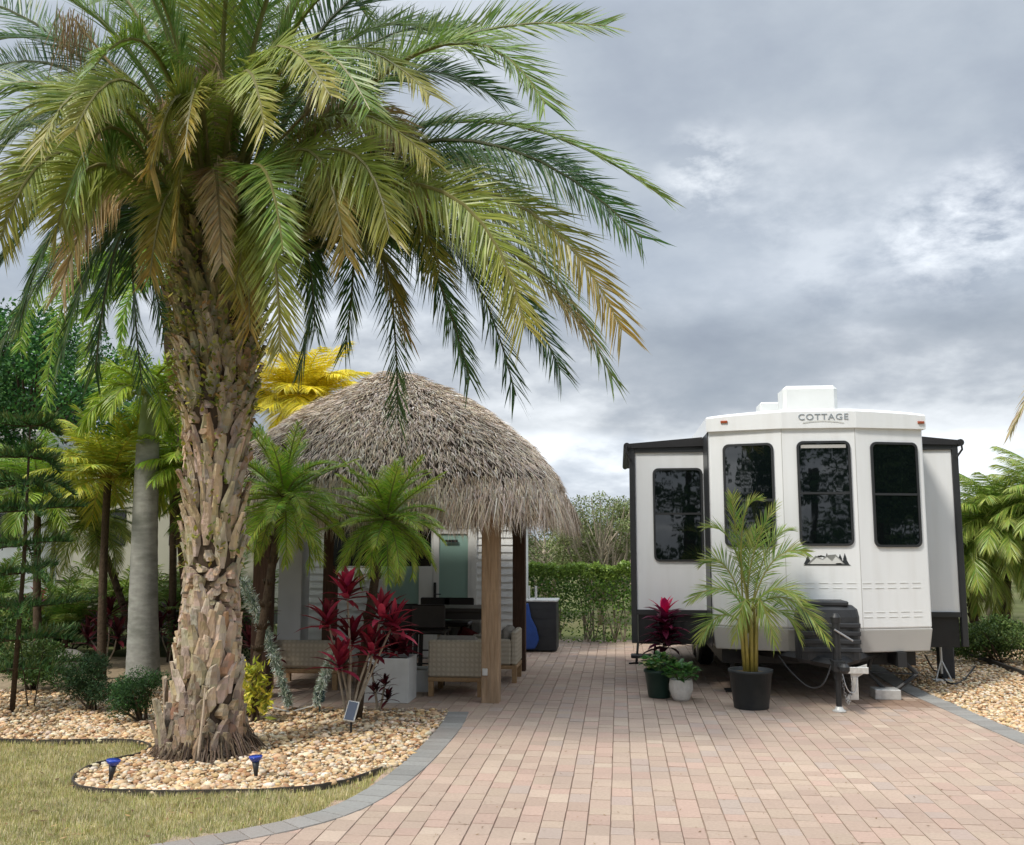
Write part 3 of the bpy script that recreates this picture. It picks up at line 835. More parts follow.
# foxtail palm farther behind
YE = 13.5
small_palm('foxtail_palm', V(A(204,400,YE).x, YE, 0), A(165,285,YE), .08, 'foxtail palm with bushy hanging plumes at the upper left background', 20, 2.3, .26, cfun((.13,.34,.03),(.38,.52,.07)), bark='darkbark', els=(80,-5), drop=(60,115), n=120, bottle=True, w=.02, rc=(.25,.3,.08), hang=.05)
fp = bpy.data.objects['foxtail_palm']
for (mx_, my_), (tx, ty) in (((75,285),(46,436)), ((112,280),(84,372)), ((60,270),(20,350)), ((95,250),(35,262)), ((120,255),(70,300))):
    c_ = A(165,285,YE); m_ = A(mx_, my_, YE-.3); e_ = A(tx, ty, YE-.5)
    mb = MB(); frond(mb, c_, thru(c_, m_, e_), e_, n=190, leaf=.26, w=.016, cf=cfun((.16,.36,.03),(.40,.50,.08)), bottle=True, t0=.2, r0=.02, rcol=(.25,.3,.08), tipk=.3, a0=65, a1=50)
    mb.build('frond', M['leaf'], fp)
YF_ = 15.5
small_palm('areca_palm', V(A(306,440,YF_).x, YF_, 0), A(302,412,YF_), .08, 'golden yellow palm showing above the left side of the thatched roof', 46, 1.55, .50, cfun((.84,.70,.03),(.95,.84,.08)), els=(88,15), drop=(40,95), n=95, w=.015, rc=(.6,.45,.06), hang=.2)
YG = 12.4
small_palm('areca_palm', V(A(108,560,YG).x, YG, 0), A(108,480,YG), .06, 'yellow and green palm left of the smooth grey trunk', 34, 1.15, .40, cfun((.22,.36,.04),(.62,.58,.06)), els=(88,0), drop=(30,70), n=50, w=.018, rc=(.5,.42,.08), hang=.2)
small_palm('areca_palm', V(A(196,560,YG).x, YG, 0), A(186,470,YG), .05, 'lime green palm between the grey trunk and the date palm', 26, .95, .32, cfun((.22,.42,.04),(.48,.60,.06)), els=(85,-10), drop=(50,90), n=40, w=.018, rc=(.3,.33,.08), hang=.3)

small_palm('areca_palm', V(A(45,560,13.2).x, 13.2, 0), A(38,500,13.2), .06, 'green feathery palm between the layered pine and the white camper', 34, 1.25, .36, cfun((.12,.28,.03),(.34,.46,.06)), els=(86,0), drop=(40,85), n=60, w=.014, rc=(.3,.33,.08), hang=.2)
small_palm('areca_palm', V(A(236,560,13.4).x, 13.4, 0), A(240,500,13.4), .06, 'green feathery palm right behind the date palm trunk', 34, 1.35, .38, cfun((.12,.30,.03),(.34,.50,.05)), els=(86,0), drop=(40,85), n=60, w=.014, rc=(.3,.33,.08), hang=.2)
small_palm('areca_palm', V(A(175,560,14.2).x, 14.2, 0), A(172,470,14.2), .06, 'yellow green palm far behind the grey trunk', 34, 1.35, .38, cfun((.20,.36,.03),(.50,.58,.05)), els=(86,0), drop=(40,85), n=60, w=.014, rc=(.3,.33,.08), hang=.2)
# right side palms
for (px_, py_, tx, ty, lb) in ((978,648,966,545,'leaning bushy palm just right of the trailer'), (1004,650,1003,520,'upright bushy palm at the right edge behind the gravel'), (1050,655,1062,505,'bushy palm half out of the picture at the right')):
    b = G(px_, py_)
    small_palm('pygmy_palm', b, A(tx, ty, b.y), .085, lb, 60, 1.45, .42, cfun((.14,.30,.04),(.34,.44,.07),(.44,.42,.1)), n=90, fibre=True, w=.012, hang=.28, els=(84,-45))
# out-of-frame date palm at right whose tips enter the picture
bR = G(1230, 760)
tR = thing('date_palm', bR, 'pale dry frond tips of a palm at the right edge above the shrubs', 'palm tree')
mb = MB(); mb.tube([bR + V(0,0,z*.35) for z in range(11)], [.3*U(.9,1.1) for z in range(11)], 14, (.2,.15,.1)); mb.build('trunk', M['bark'], tR)
cR = bR + V(0,0,3.9)
for k in range(14):
    a = U(-1.4, 1.4); el = R(U(0,70)); p1, p2 = frond_dir(cR, a, el, 2.6, R(U(50,80)))
    if k == 0: p2 = A(1012, 432, bR.y+.3); p1 = thru(cR, A(1085, 330, bR.y+.2), p2)
    elif k < 5: p1, p2 = frond_dir(cR, PI+U(-.6,.6), R(20), 1.0, R(60))
    mb = MB(); frond(mb, cR, p1, p2, n=60, leaf=.4, w=.02, cf=cfun((.40,.33,.20),(.5,.43,.28)) if k == 0 else cg, hang=.1, r0=.03); mb.build('frond', M['dry'] if k == 0 else M['leaf'], tR)

# clumping feather palms that branch from the ground
for (px_, py_, hh, Ln_, lb, ca, cb2) in ((62,655,.35,1.25,'clump of low feathery palm fronds before the motorhome at left',(.05,.15,.02),(.18,.30,.04)),
        (-8,650,.5,1.4,'clump of feathery fronds at the left edge behind the pine',(.05,.15,.02),(.16,.28,.04)),
        (118,650,.5,1.35,'dense feathery palm clump behind the smooth grey trunk',(.07,.19,.02),(.28,.40,.05)),
        (222,655,.5,1.5,'feathery green clump in shade right behind the date palm trunk',(.05,.16,.02),(.18,.32,.04)),
        (176,650,.4,1.3,'shaded fronds filling the gap between grey trunk and date palm',(.05,.14,.02),(.16,.27,.04))):
    b = G(px_, py_); small_palm('clumping_palm', b, b + V(0,0,hh), .05, lb, 30, Ln_, .34, cfun(ca, cb2, (.3,.3,.08)), els=(88,25), drop=(25,75), n=56, w=.014, rc=(.2,.26,.06), hang=.15, cat='palm')
# ------------------------------------------------------------------ norfolk pine, left front
NB = G(12, 712); NY = NB.y
pine = thing('norfolk_pine', NB, 'dark green layered pine with tiers of drooping branches at the left edge', 'tree')
mb = MB(); ntop = V(NB.x, NB.y, 3.25); mb.tube([NB, NB.lerp(ntop,.5)+V(.03,0,0), ntop], [.03,.022,.008], 8); mb.build('trunk', M['darkbark'], pine, smooth=True)
tier = 0; z = .45
while z < 3.15:
    k_ = (3.3-z)/2.8; Lb = .30 + .60*k_
    for b in range(5):
        a = b*PI/3 + tier*.5 + U(-.15,.15)
        h = V(math.cos(a), math.sin(a), 0); q0 = NB + V(0,0,z)
        q1 = q0 + h*Lb*.5*U(.8,1.2) + V(0,0,U(-.06,.10)); q2 = q0 + h*Lb*U(.75,1.2) + V(0,0,-.08+U(-.12,.16))
        mb = MB(); frond(mb, q0, q1, q2, n=34, leaf=.18, w=.018, cf=cfun((.03,.08,.025),(.08,.17,.04)), lift=.55, droop=-.35, t0=.1, r0=.012, rcol=(.07,.06,.03), jitter=.3)
        for j in range(int(200*Lb)):
            t = U(.1,1); p = bez(q0,q1,q2,t) + V(U(-.06,.06),U(-.06,.06),0) + V(-h.y,h.x,0)*U(-.16,.16)*(1-t*.5)
            d = V(U(-.3,.3),U(-.3,.3),U(.3,1)).normalized()*U(.04,.08)
            s = V(U(-1,1),U(-1,1),0).normalized()*.008
            mb.add([p-s, p+s, p+d], [(0,1,2)], jit([(.045,.11,.03),(.08,.18,.045),(.03,.07,.025)][rnd.randrange(3)], .3))
        mb.build('branch', M['leaf_dull'], pine)
    z += U(.30,.42); tier += 1
# ------------------------------------------------------------------ broad trees behind
def tree(name, px, Y, z0, z1, rx, cols, label, n=6000, size=.12, trunk=.15, bark='darkbark', clumps=40, ry=None, bare=0, group=None):
    x = A(px, 540, Y).x
    t = thing(name, V(x, Y, 0), label, 'tree', group)
    ry = ry or rx; cen = V(x, Y, (z0+z1)/2); rz = (z1-z0)/2
    pts = []; mbt = MB()
    mbt.tube([V(x,Y,-.05), V(x+U(-.1,.1),Y,z0), V(x,Y,(z0+z1)/2)], [trunk, trunk*.8, trunk*.4], 10)
    for k in range(clumps):
        while True:
            o = V(U(-1,1),U(-1,1),U(-1,1))
            if .35 < o.length < 1: break
        p = cen + V(o.x*rx, o.y*ry, o.z*rz); pts.append(p)
        s = V(x, Y, z0 + (p.z-z0)*.4); m_ = s.lerp(p, .5) + V(U(-.1,.1),U(-.1,.1),.1)
        mbt.tube([s, m_, p], [trunk*.22, trunk*.12, .008], 5, cap=False)
    for k in range(bare):
        o = V(U(-1,1),U(-1,1),U(.1,1)).normalized(); p = cen + V(o.x*rx, o.y*ry, o.z*rz)*1.1
        s = V(x+U(-.3,.3), Y, z0*.5); mbt.tube([s, s.lerp(p,.5)+V(U(-.2,.2),U(-.2,.2),.1), p], [.03,.02,.006], 4, cap=False)
    mbt.build('trunk', M[bark], t, smooth=True)
    mb = MB(); cs_ = min(rx, rz)*.32
    per = n//clumps
    for p in pts:
        cv = U(.65,1.35)
        leaves(mb, [p], per, (cs_*U(.7,1.3), cs_*U(.7,1.3), cs_*U(.5,1)), size, [tuple(q*cv for q in c) for c in cols], .3)
    mb.build('crown', M['leaf_dull'], t)
    return t
tree('conifer', 20, 19, 2.6, 6.6, 2.6, [(.04,.13,.03),(.08,.20,.035),(.03,.10,.03)], 'big dark tree behind the white camper at upper left', 52000, .10, .2, clumps=110)
tree('conifer', -120, 21, 2.0, 8.5, 3.0, [(.02,.05,.02),(.03,.07,.025)], 'dark tree beyond the left edge behind the camper', 9000, .2, .2)
tree('conifer', 190, 18, 2.4, 4.9, 1.5, [(.05,.12,.03),(.09,.18,.04)], 'bright green tree seen behind the date palm trunk', 6000, .13, .12)
for i, (px_, Y, z1, rx, cl, lb, br) in enumerate((
    (545, 24, 2.9, 1.6, [(.13,.18,.06),(.20,.23,.09)], 'olive green bush tree behind the hedge beside the thatched roof', 8),
    (600, 22, 2.75, 1.1, [(.20,.24,.09),(.16,.19,.07)], 'thin pale tree with bare branches above the hedge', 60),
    (632, 26, 2.9, 1.4, [(.17,.21,.08),(.11,.15,.05)], 'grey green scrub tree behind the left edge of the trailer', 20),
    (985, 23, 3.1, 1.7, [(.12,.18,.04),(.19,.24,.06)], 'yellow green scrub tree behind the palms at the right', 6),
    (1065, 24, 3.3, 2.0, [(.11,.17,.04),(.17,.22,.05)], 'leafy scrub tree at the far right edge', 6))):
    tree('scrub_tree', px_, Y, .9, z1, rx, cl, lb, 12000, .06, .08, 'palebark', 34, bare=br)
# far tree line
mb = MB(); pts = []
for k in range(260):
    x = -70 + k*.6 + U(-.4,.4); pts.append(V(x, 60+U(-4,4), U(.4, 1.8 + 1.2*abs(fractal((x,0,0),.12)))))
leaves(mb, pts, 22000, (1.2,1.5,.9), .35, [(.06,.09,.035),(.09,.12,.05),(.12,.14,.07)], .3)
tag(mb.build('far_woods', M['leaf_dull']), 'distant low line of woods on the horizon', None, None, 'stuff')
# ------------------------------------------------------------------ hedge and shrubs
def hedge(x0, x1, Y, h, d, label, n, cols, size=.06, bare=0):
    t = thing('hedge', V((x0+x1)/2, Y+d/2, 0), label, 'hedge')
    mb = MB()
    for k in range(int((x1-x0)*6)):
        x = U(x0, x1); y = Y + U(.15, d)
        p = V(x, y, -.03)
        for j in range(3):
            e = p + V(U(-.25,.25), U(-.2,.2), U(.35,.8)*h); mb.tube([p, p.lerp(e,.5)+V(U(-.06,.06),0,0), e], [.014,.01,.005], 4, cap=False)
    mb.build('stem', M['palebark'], t)
    mb = MB()
    for k in range(n):
        x = U(x0, x1)
        top = h*(1 + .05*fractal((x,0,0),2.2) + .05*fractal((x,3,0),6))
        z = top*(1-U(0,1)**1.6) if U(0,1) > .3 else top*U(.85,1)
        fr = .10*fractal((x, 0, z), 3.0)
        y = Y + fr + (U(0,1)**2.0)*d*(.9 if z < top*.85 else 1)
        if z < .42*h and fractal((x*1.0, 7, z), 1.8) > -.05 and U(0,1) < .7: continue
        p = V(x, y, max(.02, z)); dd = V(U(-1,1),U(-1,.4),U(-.4,1)).normalized(); s = dd.cross(V(U(-1,1),U(-1,1),U(-1,1))).normalized(); q = size*U(.7,1.3)
        c = cols[rnd.randrange(len(cols))]
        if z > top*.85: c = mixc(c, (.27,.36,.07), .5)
        mb.add([p, p+dd*q*.5+s*q*.28, p+dd*q, p+dd*q*.5-s*q*.28], [(0,1,2,3)], jit(c, .3))
    mb.build('foliage', M['leaf'], t); return t
HG = [(.10,.21,.035),(.15,.28,.045),(.22,.34,.06),(.07,.15,.03)]
hedge(-4.2, .55, 17.6, 1.38, .9, 'clipped green hedge at the end of the driveway', 30000, HG)
hedge(.9, 4.6, 18.3, 1.3, .8, 'green hedge glimpsed behind and under the trailer', 4500, HG)
def shrub(name, c, rx, ry, h, cols, label, n, size, cat='shrub', stems=8, mt='leaf_dull', asp=.5, low=.08, group=None):
    t = thing(name, V(c.x, c.y, 0), label, cat, group)
    mb = MB(); pts = []
    for k in range(26):
        a = U(0,2*PI); r_ = U(.1,1); pts.append(V(c.x+math.cos(a)*rx*r_*.8, c.y+math.sin(a)*ry*r_*.8, low + (h-low)*U(.15,.95)*(1-.35*r_*r_)))
    for k in range(stems):
        p = pts[rnd.randrange(len(pts))]; mb.tube([V(c.x+U(-.06,.06), c.y+U(-.06,.06), -.02), V((c.x+p.x)/2, (c.y+p.y)/2, p.z*.6), p], [.014,.01,.004], 5, cap=False)
    mb.build('stem', M['darkbark'], t)
    mb = MB()
    for p in pts:
        cv = U(.7,1.3); leaves(mb, [p], n//26, (rx*.33, ry*.33, h*.2), size, [tuple(q*cv for q in cc) for cc in cols], .3, asp=asp)
    mb.build('foliage', M[mt], t); return t
DG = [(.025,.055,.02),(.045,.09,.03),(.03,.07,.03)]
shrub('round_shrub', G(90,712), .42, .38, .62, DG, 'fine-leaved dark green shrub left of the grey palm trunk', 9000, .035, asp=.25)
shrub('round_shrub', G(140,722), .40, .34, .50, [(.03,.08,.02),(.05,.12,.03),(.025,.06,.025)], 'dense dark green shrub at the foot of the grey palm trunk', 9000, .03, asp=.3)
shrub('low_shrub', G(30,690), .75, .5, .55, [(.06,.12,.03),(.10,.17,.04),(.04,.08,.02)], 'mixed green undergrowth beneath the layered pine', 5000, .06, asp=.3)
shrub('low_shrub', G(-30,665), 1.2, .6, 1.0, [(.05,.11,.025),(.09,.15,.03)], 'green bushes at the left edge before the white camper', 6000, .07, asp=.4)
shrub('low_shrub', G(70,650), .9, .45, .75, [(.03,.075,.02),(.05,.11,.03)], 'dark green bush in front of the white camper', 5000, .06, asp=.4)
shrub('low_shrub', G(210,668), .8, .4, .85, [(.03,.07,.02),(.06,.10,.03),(.10,.03,.03)], 'dark bush behind the date palm trunk', 5000, .06, asp=.4)
shrub('low_shrub', G(1000,664), .75, .5, .70, [(.08,.14,.03),(.14,.20,.05),(.06,.10,.03)], 'low green shrub beneath the palms at the right', 7000, .05, asp=.5)
shrub('low_shrub', G(1070,672), .85, .6, .72, [(.07,.12,.03),(.12,.17,.04)], 'low shrub cut by the right edge of the picture', 5000, .05, asp=.5)
shrub('low_shrub', G(955,655), .5, .4, .55, [(.05,.09,.025),(.10,.14,.04)], 'dark low shrub against the right rear of the trailer', 3500, .05, asp=.5)
shrub('croton', G(256,722), .18, .15, .60, [(.52,.50,.05),(.62,.55,.08),(.34,.40,.05),(.45,.45,.05)], 'yellow leaved croton between date palm and silvery garland', 420, .11, 'plant', 6, 'leaf', .28)
# ti plants (cordyline)
RED = [(.36,.03,.06),(.22,.015,.035),(.52,.06,.11),(.13,.01,.02)]
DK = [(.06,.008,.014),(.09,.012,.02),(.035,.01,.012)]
def rosette(mb, p, n, ln, w, cols, el=(85,-10), tipc=None, hot=None):
    for k in range(n):
        f_ = k/n; e = R(el[0] + (el[1]-el[0])*f_ + U(-8,8)); a = k*2.4+U(-.3,.3)
        c = jit(cols[rnd.randrange(len(cols))], .25)
        if hot and f_ < .35: c = jit(hot, .15)
        strap(mb, p + V(0,0,-f_*ln*.35), a, e, ln*U(.8,1.1)*(.7+.3*min(1,f_*2.5)), w*U(.8,1.2), R(U(25,60)), c, 4, .3, tipc)
def ti_plant(name, base, heads, label, ln, w, cols, n=20, hot=None, cat='plant', z0=0, root=None, tipc=None):
    t = root or thing(name, V(base.x, base.y, z0), label, cat)
    ms = MB(); ml = MB()
    for p in heads:
        b = V(base.x+U(-.04,.04), base.y+U(-.04,.04), z0-.01)
        ms.tube([b, b.lerp(p,.5)+V(U(-.04,.04),U(-.03,.03),0), p], [.014,.012,.010], 6, (.34,.25,.2))
        rosette(ml, p, n, ln, w, cols, hot=hot, tipc=tipc)
    ms.build('stem', M['palebark'], t); ml.build('foliage', M['leaf'], t); return t
TY = G(352,725).y
ti_plant('ti_plant', G(350,725), [A(347,590,TY), A(382,612,TY), A(352,635,TY+.05), A(328,618,TY-.05), A(372,645,TY), A(340,660,TY-.06), A(394,622,TY+.06)], 'tall bright red ti plant behind the small solar lamp', .35, .06, RED, 20)
mb = MB(); rosette(mb, A(346,588,TY-.02), 9, .30, .065, [(.75,.04,.16),(.60,.04,.12)], el=(88,50)); mb.build('foliage', M['leaf'], bpy.data.objects['ti_plant'])['label'] = 'hot pink top leaves'
TZ = G(378,712).y
ti_plant('ti_plant', G(378,712), [A(375,690,TZ), A(385,682,TZ), A(372,672,TZ), A(388,696,TZ)], 'small dark maroon ti plant in front of the white planter box', .16, .028, DK, 16)
for (px_, py_, hs, lb, cl, ln) in (
    (30,655,[(28,610),(40,600),(15,615)],'pink edged ti plant against the white camper at left',[(.25,.03,.05),(.12,.02,.03),(.30,.08,.09)],.36),
    (105,668,[(100,625),(118,632),(88,636),(110,610)],'maroon ti plant left of the smooth grey trunk',DK+[(.12,.02,.03)],.40),
    (172,662,[(170,612),(160,625),(178,630)],'dark maroon plant between the grey trunk and the date palm',DK,.34),
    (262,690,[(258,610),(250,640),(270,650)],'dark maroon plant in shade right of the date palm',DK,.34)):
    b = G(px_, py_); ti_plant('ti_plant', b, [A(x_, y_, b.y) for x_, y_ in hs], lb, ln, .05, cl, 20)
# spiky green bromeliads at left
for (px_, py_, lb) in ((12,676,'spiky green bromeliad under the layered pine'), (45,684,'striped green bromeliad beside the dark boulder')):
    b = G(px_, py_); t = thing('bromeliad', b, lb, 'plant'); mb = MB()
    rosette(mb, b + V(0,0,.2), 34, .5, .035, [(.10,.20,.03),(.20,.30,.06),(.06,.12,.03)], el=(80,5), tipc=(.4,.38,.2)); mb.build('foliage', M['leaf'], t)
# boulder
b = G(62, 672); mb = MB(); vs = []
for v in range(7):
    for u_ in range(14):
        ph = PI*v/6; th = 2*PI*u_/14; p = V(math.sin(ph)*math.cos(th)*.42, math.sin(ph)*math.sin(th)*.25, math.cos(ph)*.19)
        p *= 1 + .2*fractal((p.x*3,p.y*3,p.z*3),1); vs.append(b + p + V(0,0,.14))
mb.add(vs, [(v*14+u_, v*14+(u_+1)%14, (v+1)*14+(u_+1)%14, (v+1)*14+u_) for v in range(6) for u_ in range(14)])
tag(mb.build('boulder', M['rock'], smooth=True), 'long grey boulder among the shrubs at left', 'rock')
# wooden plant stakes by left bed
b = G(28,708); t = thing('sapling', b, 'thin double-stemmed sapling in the gravel at the lower left', 'plant'); mb = MB()
mb.tube([b, A(20,640,b.y)], [.008,.005], 5); mb.tube([G(34,708), A(44,645,b.y)], [.008,.005], 5); mb.build('stem', M['darkbark'], t)
mb = MB(); leaves(mb, [A(20,645,b.y), A(30,655,b.y), A(44,648,b.y)], 260, (.14,.1,.08), .08, [(.08,.15,.03),(.14,.2,.05)], .3, asp=.25); mb.build('foliage', M['leaf'], t)

# ------------------------------------------------------------------ tiki hut
HX0, HX1 = G(490,703).x, A(262,560,G(490,703).y).x
HY0, HY1 = G(490,703).y + .09, G(519,671).y + .07
HC = V((HX0+HX1)/2 + .0, (HY0+HY1)/2, 0)
hut = thing('thatched_hut', HC, 'open shade hut with rounded palm thatch roof on wooden posts', 'hut')
def post(x, y, w, h, m, lb=None):
    mb = MB(); mb.box((x-w/2, y-w/2, -.01), (x+w/2, y+w/2, h), bev=.008)
    o = mb.build('post', M[m], hut)
    if lb: o['label'] = lb
    return o
post(HX0, HY0, .205, 2.42, 'wood', 'weathered light brown front post')
post(HX1, HY0, .205, 2.42, 'darkwood', 'dark post half hidden by the palms')
post(G(519,671).x, HY1, .18, 2.42, 'darkwood', 'dark rear post')
post(HX1, HY1, .18, 2.42, 'darkwood')
mb = MB()
for y in (HY0, HY1): mb.box((HX1-.12, y-.05, 2.421), (HX0+.12, y+.05, 2.52))
for x in (HX0, HX1): mb.box((x-.05, HY0-.12, 2.522), (x+.05, HY1+.12, 2.60))
mb.build('beam', M['darkwood'], hut)
# electrical outlet on the front post
mb = MB(); p = A(485, 672, HY0-.105); mb.box((p.x-.03, HY0-.125, p.z-.04), (p.x+.03, HY0-.1035, p.z+.04), bev=.005)
mb.build('outlet', M['galv'], hut)
SX, SY = 2.34, 2.05
CH = V(HC.x - .09, HC.y, 0)
PR = [(.0,4.12),(.12,4.04),(.28,3.85),(.45,3.63),(.62,3.37),(.78,3.06),(.90,2.72),(1.0,2.24)]
def pz(u):
    for (a, z0), (b, z1) in zip(PR, PR[1:]):
        if u <= b: return z0 + (z1-z0)*(u-a)/(b-a)
    return PR[-1][1]
def dome(u, th):
    e = 3.6; c, s = math.cos(th), math.sin(th)
    k = (abs(c)**e + abs(s)**e)**(-1/e)
    k = k*(u**1.4) + (1-u**1.4)*1.0
    bul = 1 + .03*fractal((c*2, s*2, u*2), 1.0)
    return V(CH.x + c*k*u*SX*bul, CH.y + s*k*u*SY*bul, pz(u) + .06*fractal((c*3, s*3, u*3), 1.2))
mb = MB(); vs = []; NU, NT = 24, 72
for i in range(NU+1):
    for j in range(NT): vs.append(dome(max(.004, i/NU*.985), 2*PI*j/NT) - V(0,0,.07))
fs = [(i*NT+j, i*NT+(j+1)%NT, (i+1)*NT+(j+1)%NT, (i+1)*NT+j) for i in range(NU) for j in range(NT)]
mb.add(vs, fs)
mb.build('roof_lining', M['thatch_base'], hut)
mb = MB()
TCOL = [(.68,.57,.46),(.56,.46,.36),(.80,.71,.59),(.40,.31,.23),(.74,.62,.48),(.60,.52,.44)]
for k in range(56000):
    rr = math.sqrt(U(0.0004,1.0)); u = rr if U(0,1) > .16 else U(.93,1.0)
    th = U(0, 2*PI)
    p = dome(u, th); q = dome(min(1, u+.04) if u < .96 else 1.0, th); q0 = dome(max(0,u-.05), th)
    T = (q - q0).normalized()
    o = V(math.cos(th), math.sin(th), 0); s = V(-o.y, o.x, 0)
    Nn = s.cross(T); 
    if Nn.z < 0: Nn = -Nn
    if u > .93: T = (T*.45 + V(0,0,-1)).normalized()
    ln = U(.07,.17) if u < .93 else U(.18,.46)
    d = (T + s*U(-.55,.55) + Nn*U(.0,.42)*(1 if u < .93 else .3)).normalized()
    w = U(.005,.012); p = p + Nn*U(-.03,.03)
    wv = (d.cross(Nn)).normalized(); wv = (wv + Nn*U(-.7,.7)).normalized()
    c = jit(TCOL[rnd.randrange(len(TCOL))], .22)
    m_ = p + d*ln*.55; e = p + d*ln + V(0,0,-ln*.1)
    mb.add([p - wv*w*.6, p + wv*w*.6, m_ + wv*w*.5, m_ - wv*w*.5, e + s*U(-.02,.02)], [(0,1,2,3),(3,2,4)], c)
mb.build('thatch', M['thatch'], hut)
# black flat television slung under the eave
tp = A(380, 545, HY1-.2)
tv = thing('television', V(tp.x, tp.y, 1.75), 'black television hanging under the thatched roof', 'television')
a_ = A(333, 566, HY1-.2); b_ = A(431, 532, HY1-.2)
mb = MB(); mb.box((a_.x, a_.y, a_.z), (b_.x, a_.y+.06, 2.3), bev=.01); mb.build('screen', M['tv'], tv)
mb = MB(); mb.box(((a_.x+b_.x)/2-.03, a_.y+.06, 2.1), ((a_.x+b_.x)/2+.03, HY1-.05, 2.5)); mb.build('bracket', M['black'], tv)
# ------------------------------------------------------------------ shed with french doors
SHY = 15.0
sx0, sx1 = A(300,600,SHY).x, A(514,600,SHY).x
shed = thing('shed', V((sx0+sx1)/2, SHY, 0), 'white clapboard shed with frosted french doors behind the thatched hut', 'shed')
dl, dr = A(378,600,SHY).x, A(477,600,SHY).x
def siding(mb, x0, x1, y, z0, z1, st=.115, th=.02):
    z = z0
    while z < z1:
        h = min(st, z1-z)
        mb.add([(x0,y-th,z),(x1,y-th,z),(x1,y-.004,z+h),(x0,y-.004,z+h),(x0,y+.03,z),(x1,y+.03,z),(x1,y+.03,z+h),(x0,y+.03,z+h)],
               [(0,1,2,3),(0,4,5,1),(3,2,6,7),(0,3,7,4),(1,5,6,2)]); z += st
mb = MB()
siding(mb, sx0, dl, SHY, .05, 2.75); siding(mb, dr, sx1, SHY, .05, 2.75); siding(mb, dl, dr, SHY, 2.13, 2.75)
mb.box((sx0+.002, SHY+.03, 0), (sx1-.002, SHY+2.4, 2.75))
mb.build('wall', M['siding'], shed)
mb = MB(); mb.prism([(SHY-.25,2.76),(SHY+2.6,2.76),(SHY+1.2,3.35)], sx0-.15, sx1+.08, axis=0); mb.build('roof', M['cushion'], shed)
mb = MB(); mb.box((dl-.0, SHY-.04, .0), (dl+.07, SHY+.02, 2.13)); mb.box((dr-.09, SHY-.04, .0), (dr, SHY+.02, 2.13)); mb.box((dl+.07, SHY-.04, 2.04), (dr-.09, SHY+.02, 2.13))
mb.build('door_frame', M['white_pl'], shed)
mid = A(433,600,SHY).x
for (x0, x1, g0, g1, gt) in ((dl+.072, mid-.002, A(387,600,SHY).x, A(419,600,SHY).x, 1.95), (mid+.002, dr-.092, A(439,600,SHY).x, A(468,600,SHY).x, 1.95)):
    mb = MB(); mb.box((x0, SHY-.03, .03), (g0, SHY+.015, 2.035)); mb.box((g1, SHY-.03, .03), (x1, SHY+.015, 2.035))
    mb.box((g0, SHY-.03, .03), (g1, SHY+.015, .30)); mb.box((g0, SHY-.03, gt), (g1, SHY+.015, 2.035))
    d_ = mb.build('door', M['white_pl'], shed)
    mb = MB(); mb.box((g0, SHY-.012, .30), (g1, SHY-.002, gt)); mb.build('pane', M['frost'], d_)
    if x0 > mid:
        hp = A(434,594,SHY-.05); mb = MB(); mb.box((x0+.012, SHY-.052, hp.z-.16), (x0+.055, SHY-.0305, hp.z+.18), bev=.006)
        mb.tube([V(x0+.03,SHY-.05,hp.z), V(x0+.03,SHY-.09,hp.z), V(x0+.14,SHY-.09,hp.z)], .009, 6); mb.build('handle', M['black'], d_)
        mb = MB(); tz = A(455,541,SHY).z; mb.box((g0+.10, SHY-.045, tz-.02), (g0+.30, SHY-.031, tz+.02)); mb.build('door_closer', M['black'], d_)
# pale square column
cp = G(289, 668)
mb = MB(); mb.box((cp.x-.20, cp.y, -.01), (cp.x+.16, cp.y+.36, 2.5), bev=.01)
tag(mb.build('column', M['column']), 'pale grey square column at the left rear of the hut', 'column')
# ------------------------------------------------------------------ furniture
def bar_stool(x, y, rz, label):
    t = thing('bar_stool', V(x, y, 0), label, 'bar stool', 'dark stools around the bar table')
    mb = MB(); mb.box((x-.21, y-.20, .64), (x+.21, y+.20, .70), bev=.02); mb.build('seat', M['espresso'], t)
    mb = MB(); mb.box((x-.22, y-.23, .72), (x+.22, y-.19, 1.02), bev=.015); mb.build('backrest', M['espresso'], t)
    for sx in (-1, 1):
        for sy in (-1, 1):
            mb = MB(); mb.tube([V(x+sx*.20, y+sy*.19, 0), V(x+sx*.18, y+sy*.17, .65)], .018, 8); mb.build('leg', M['espresso'], t)
    mb = MB()
    for sx in (-1, 1): mb.tube([V(x+sx*.194, y-.18, .22), V(x+sx*.194, y+.18, .22)], .011, 6)
    mb.tube([V(x-.194, y-.18, .27), V(x+.194, y-.18, .27)], .011, 6); mb.build('stretcher', M['espresso'], t)
    t.rotation_euler.z = rz; return t
TBY = 13.0
tb = A(452, 605, TBY)
tbl = thing('bar_table', V(tb.x, TBY, 0), 'dark high bar table under the hut in front of the shed doors', 'table')
mb = MB(); mb.box((tb.x-.72, TBY-.36, .90), (tb.x+.62, TBY+.36, .95), bev=.008); mb.build('table_top', M['espresso'], tbl)
for sx in (-.64, .54):
    for sy in (-.29, .29):
        mb = MB(); mb.box((tb.x+sx-.03, TBY+sy-.03, 0), (tb.x+sx+.03, TBY+sy+.03, .8995)); mb.build('leg', M['espresso'], tbl)
mb = MB(); mb.box((tb.x-.60, TBY-.30, .80), (tb.x+.50, TBY-.28, .8995)); mb.build('apron', M['espresso'], tbl); mb = MB(); mb.box((tb.x-.60, TBY+.28, .80), (tb.x+.50, TBY+.30, .8995)); mb.build('apron', M['espresso'], tbl)
bar_stool(A(432,650,TBY-.45).x, TBY-.50, 0, 'dark stool in front of the bar table, nearer the wicker chair')
bar_stool(A(398,650,TBY-.45).x, TBY-.40, .35, 'dark stool at the left end of the bar table by the red plant')
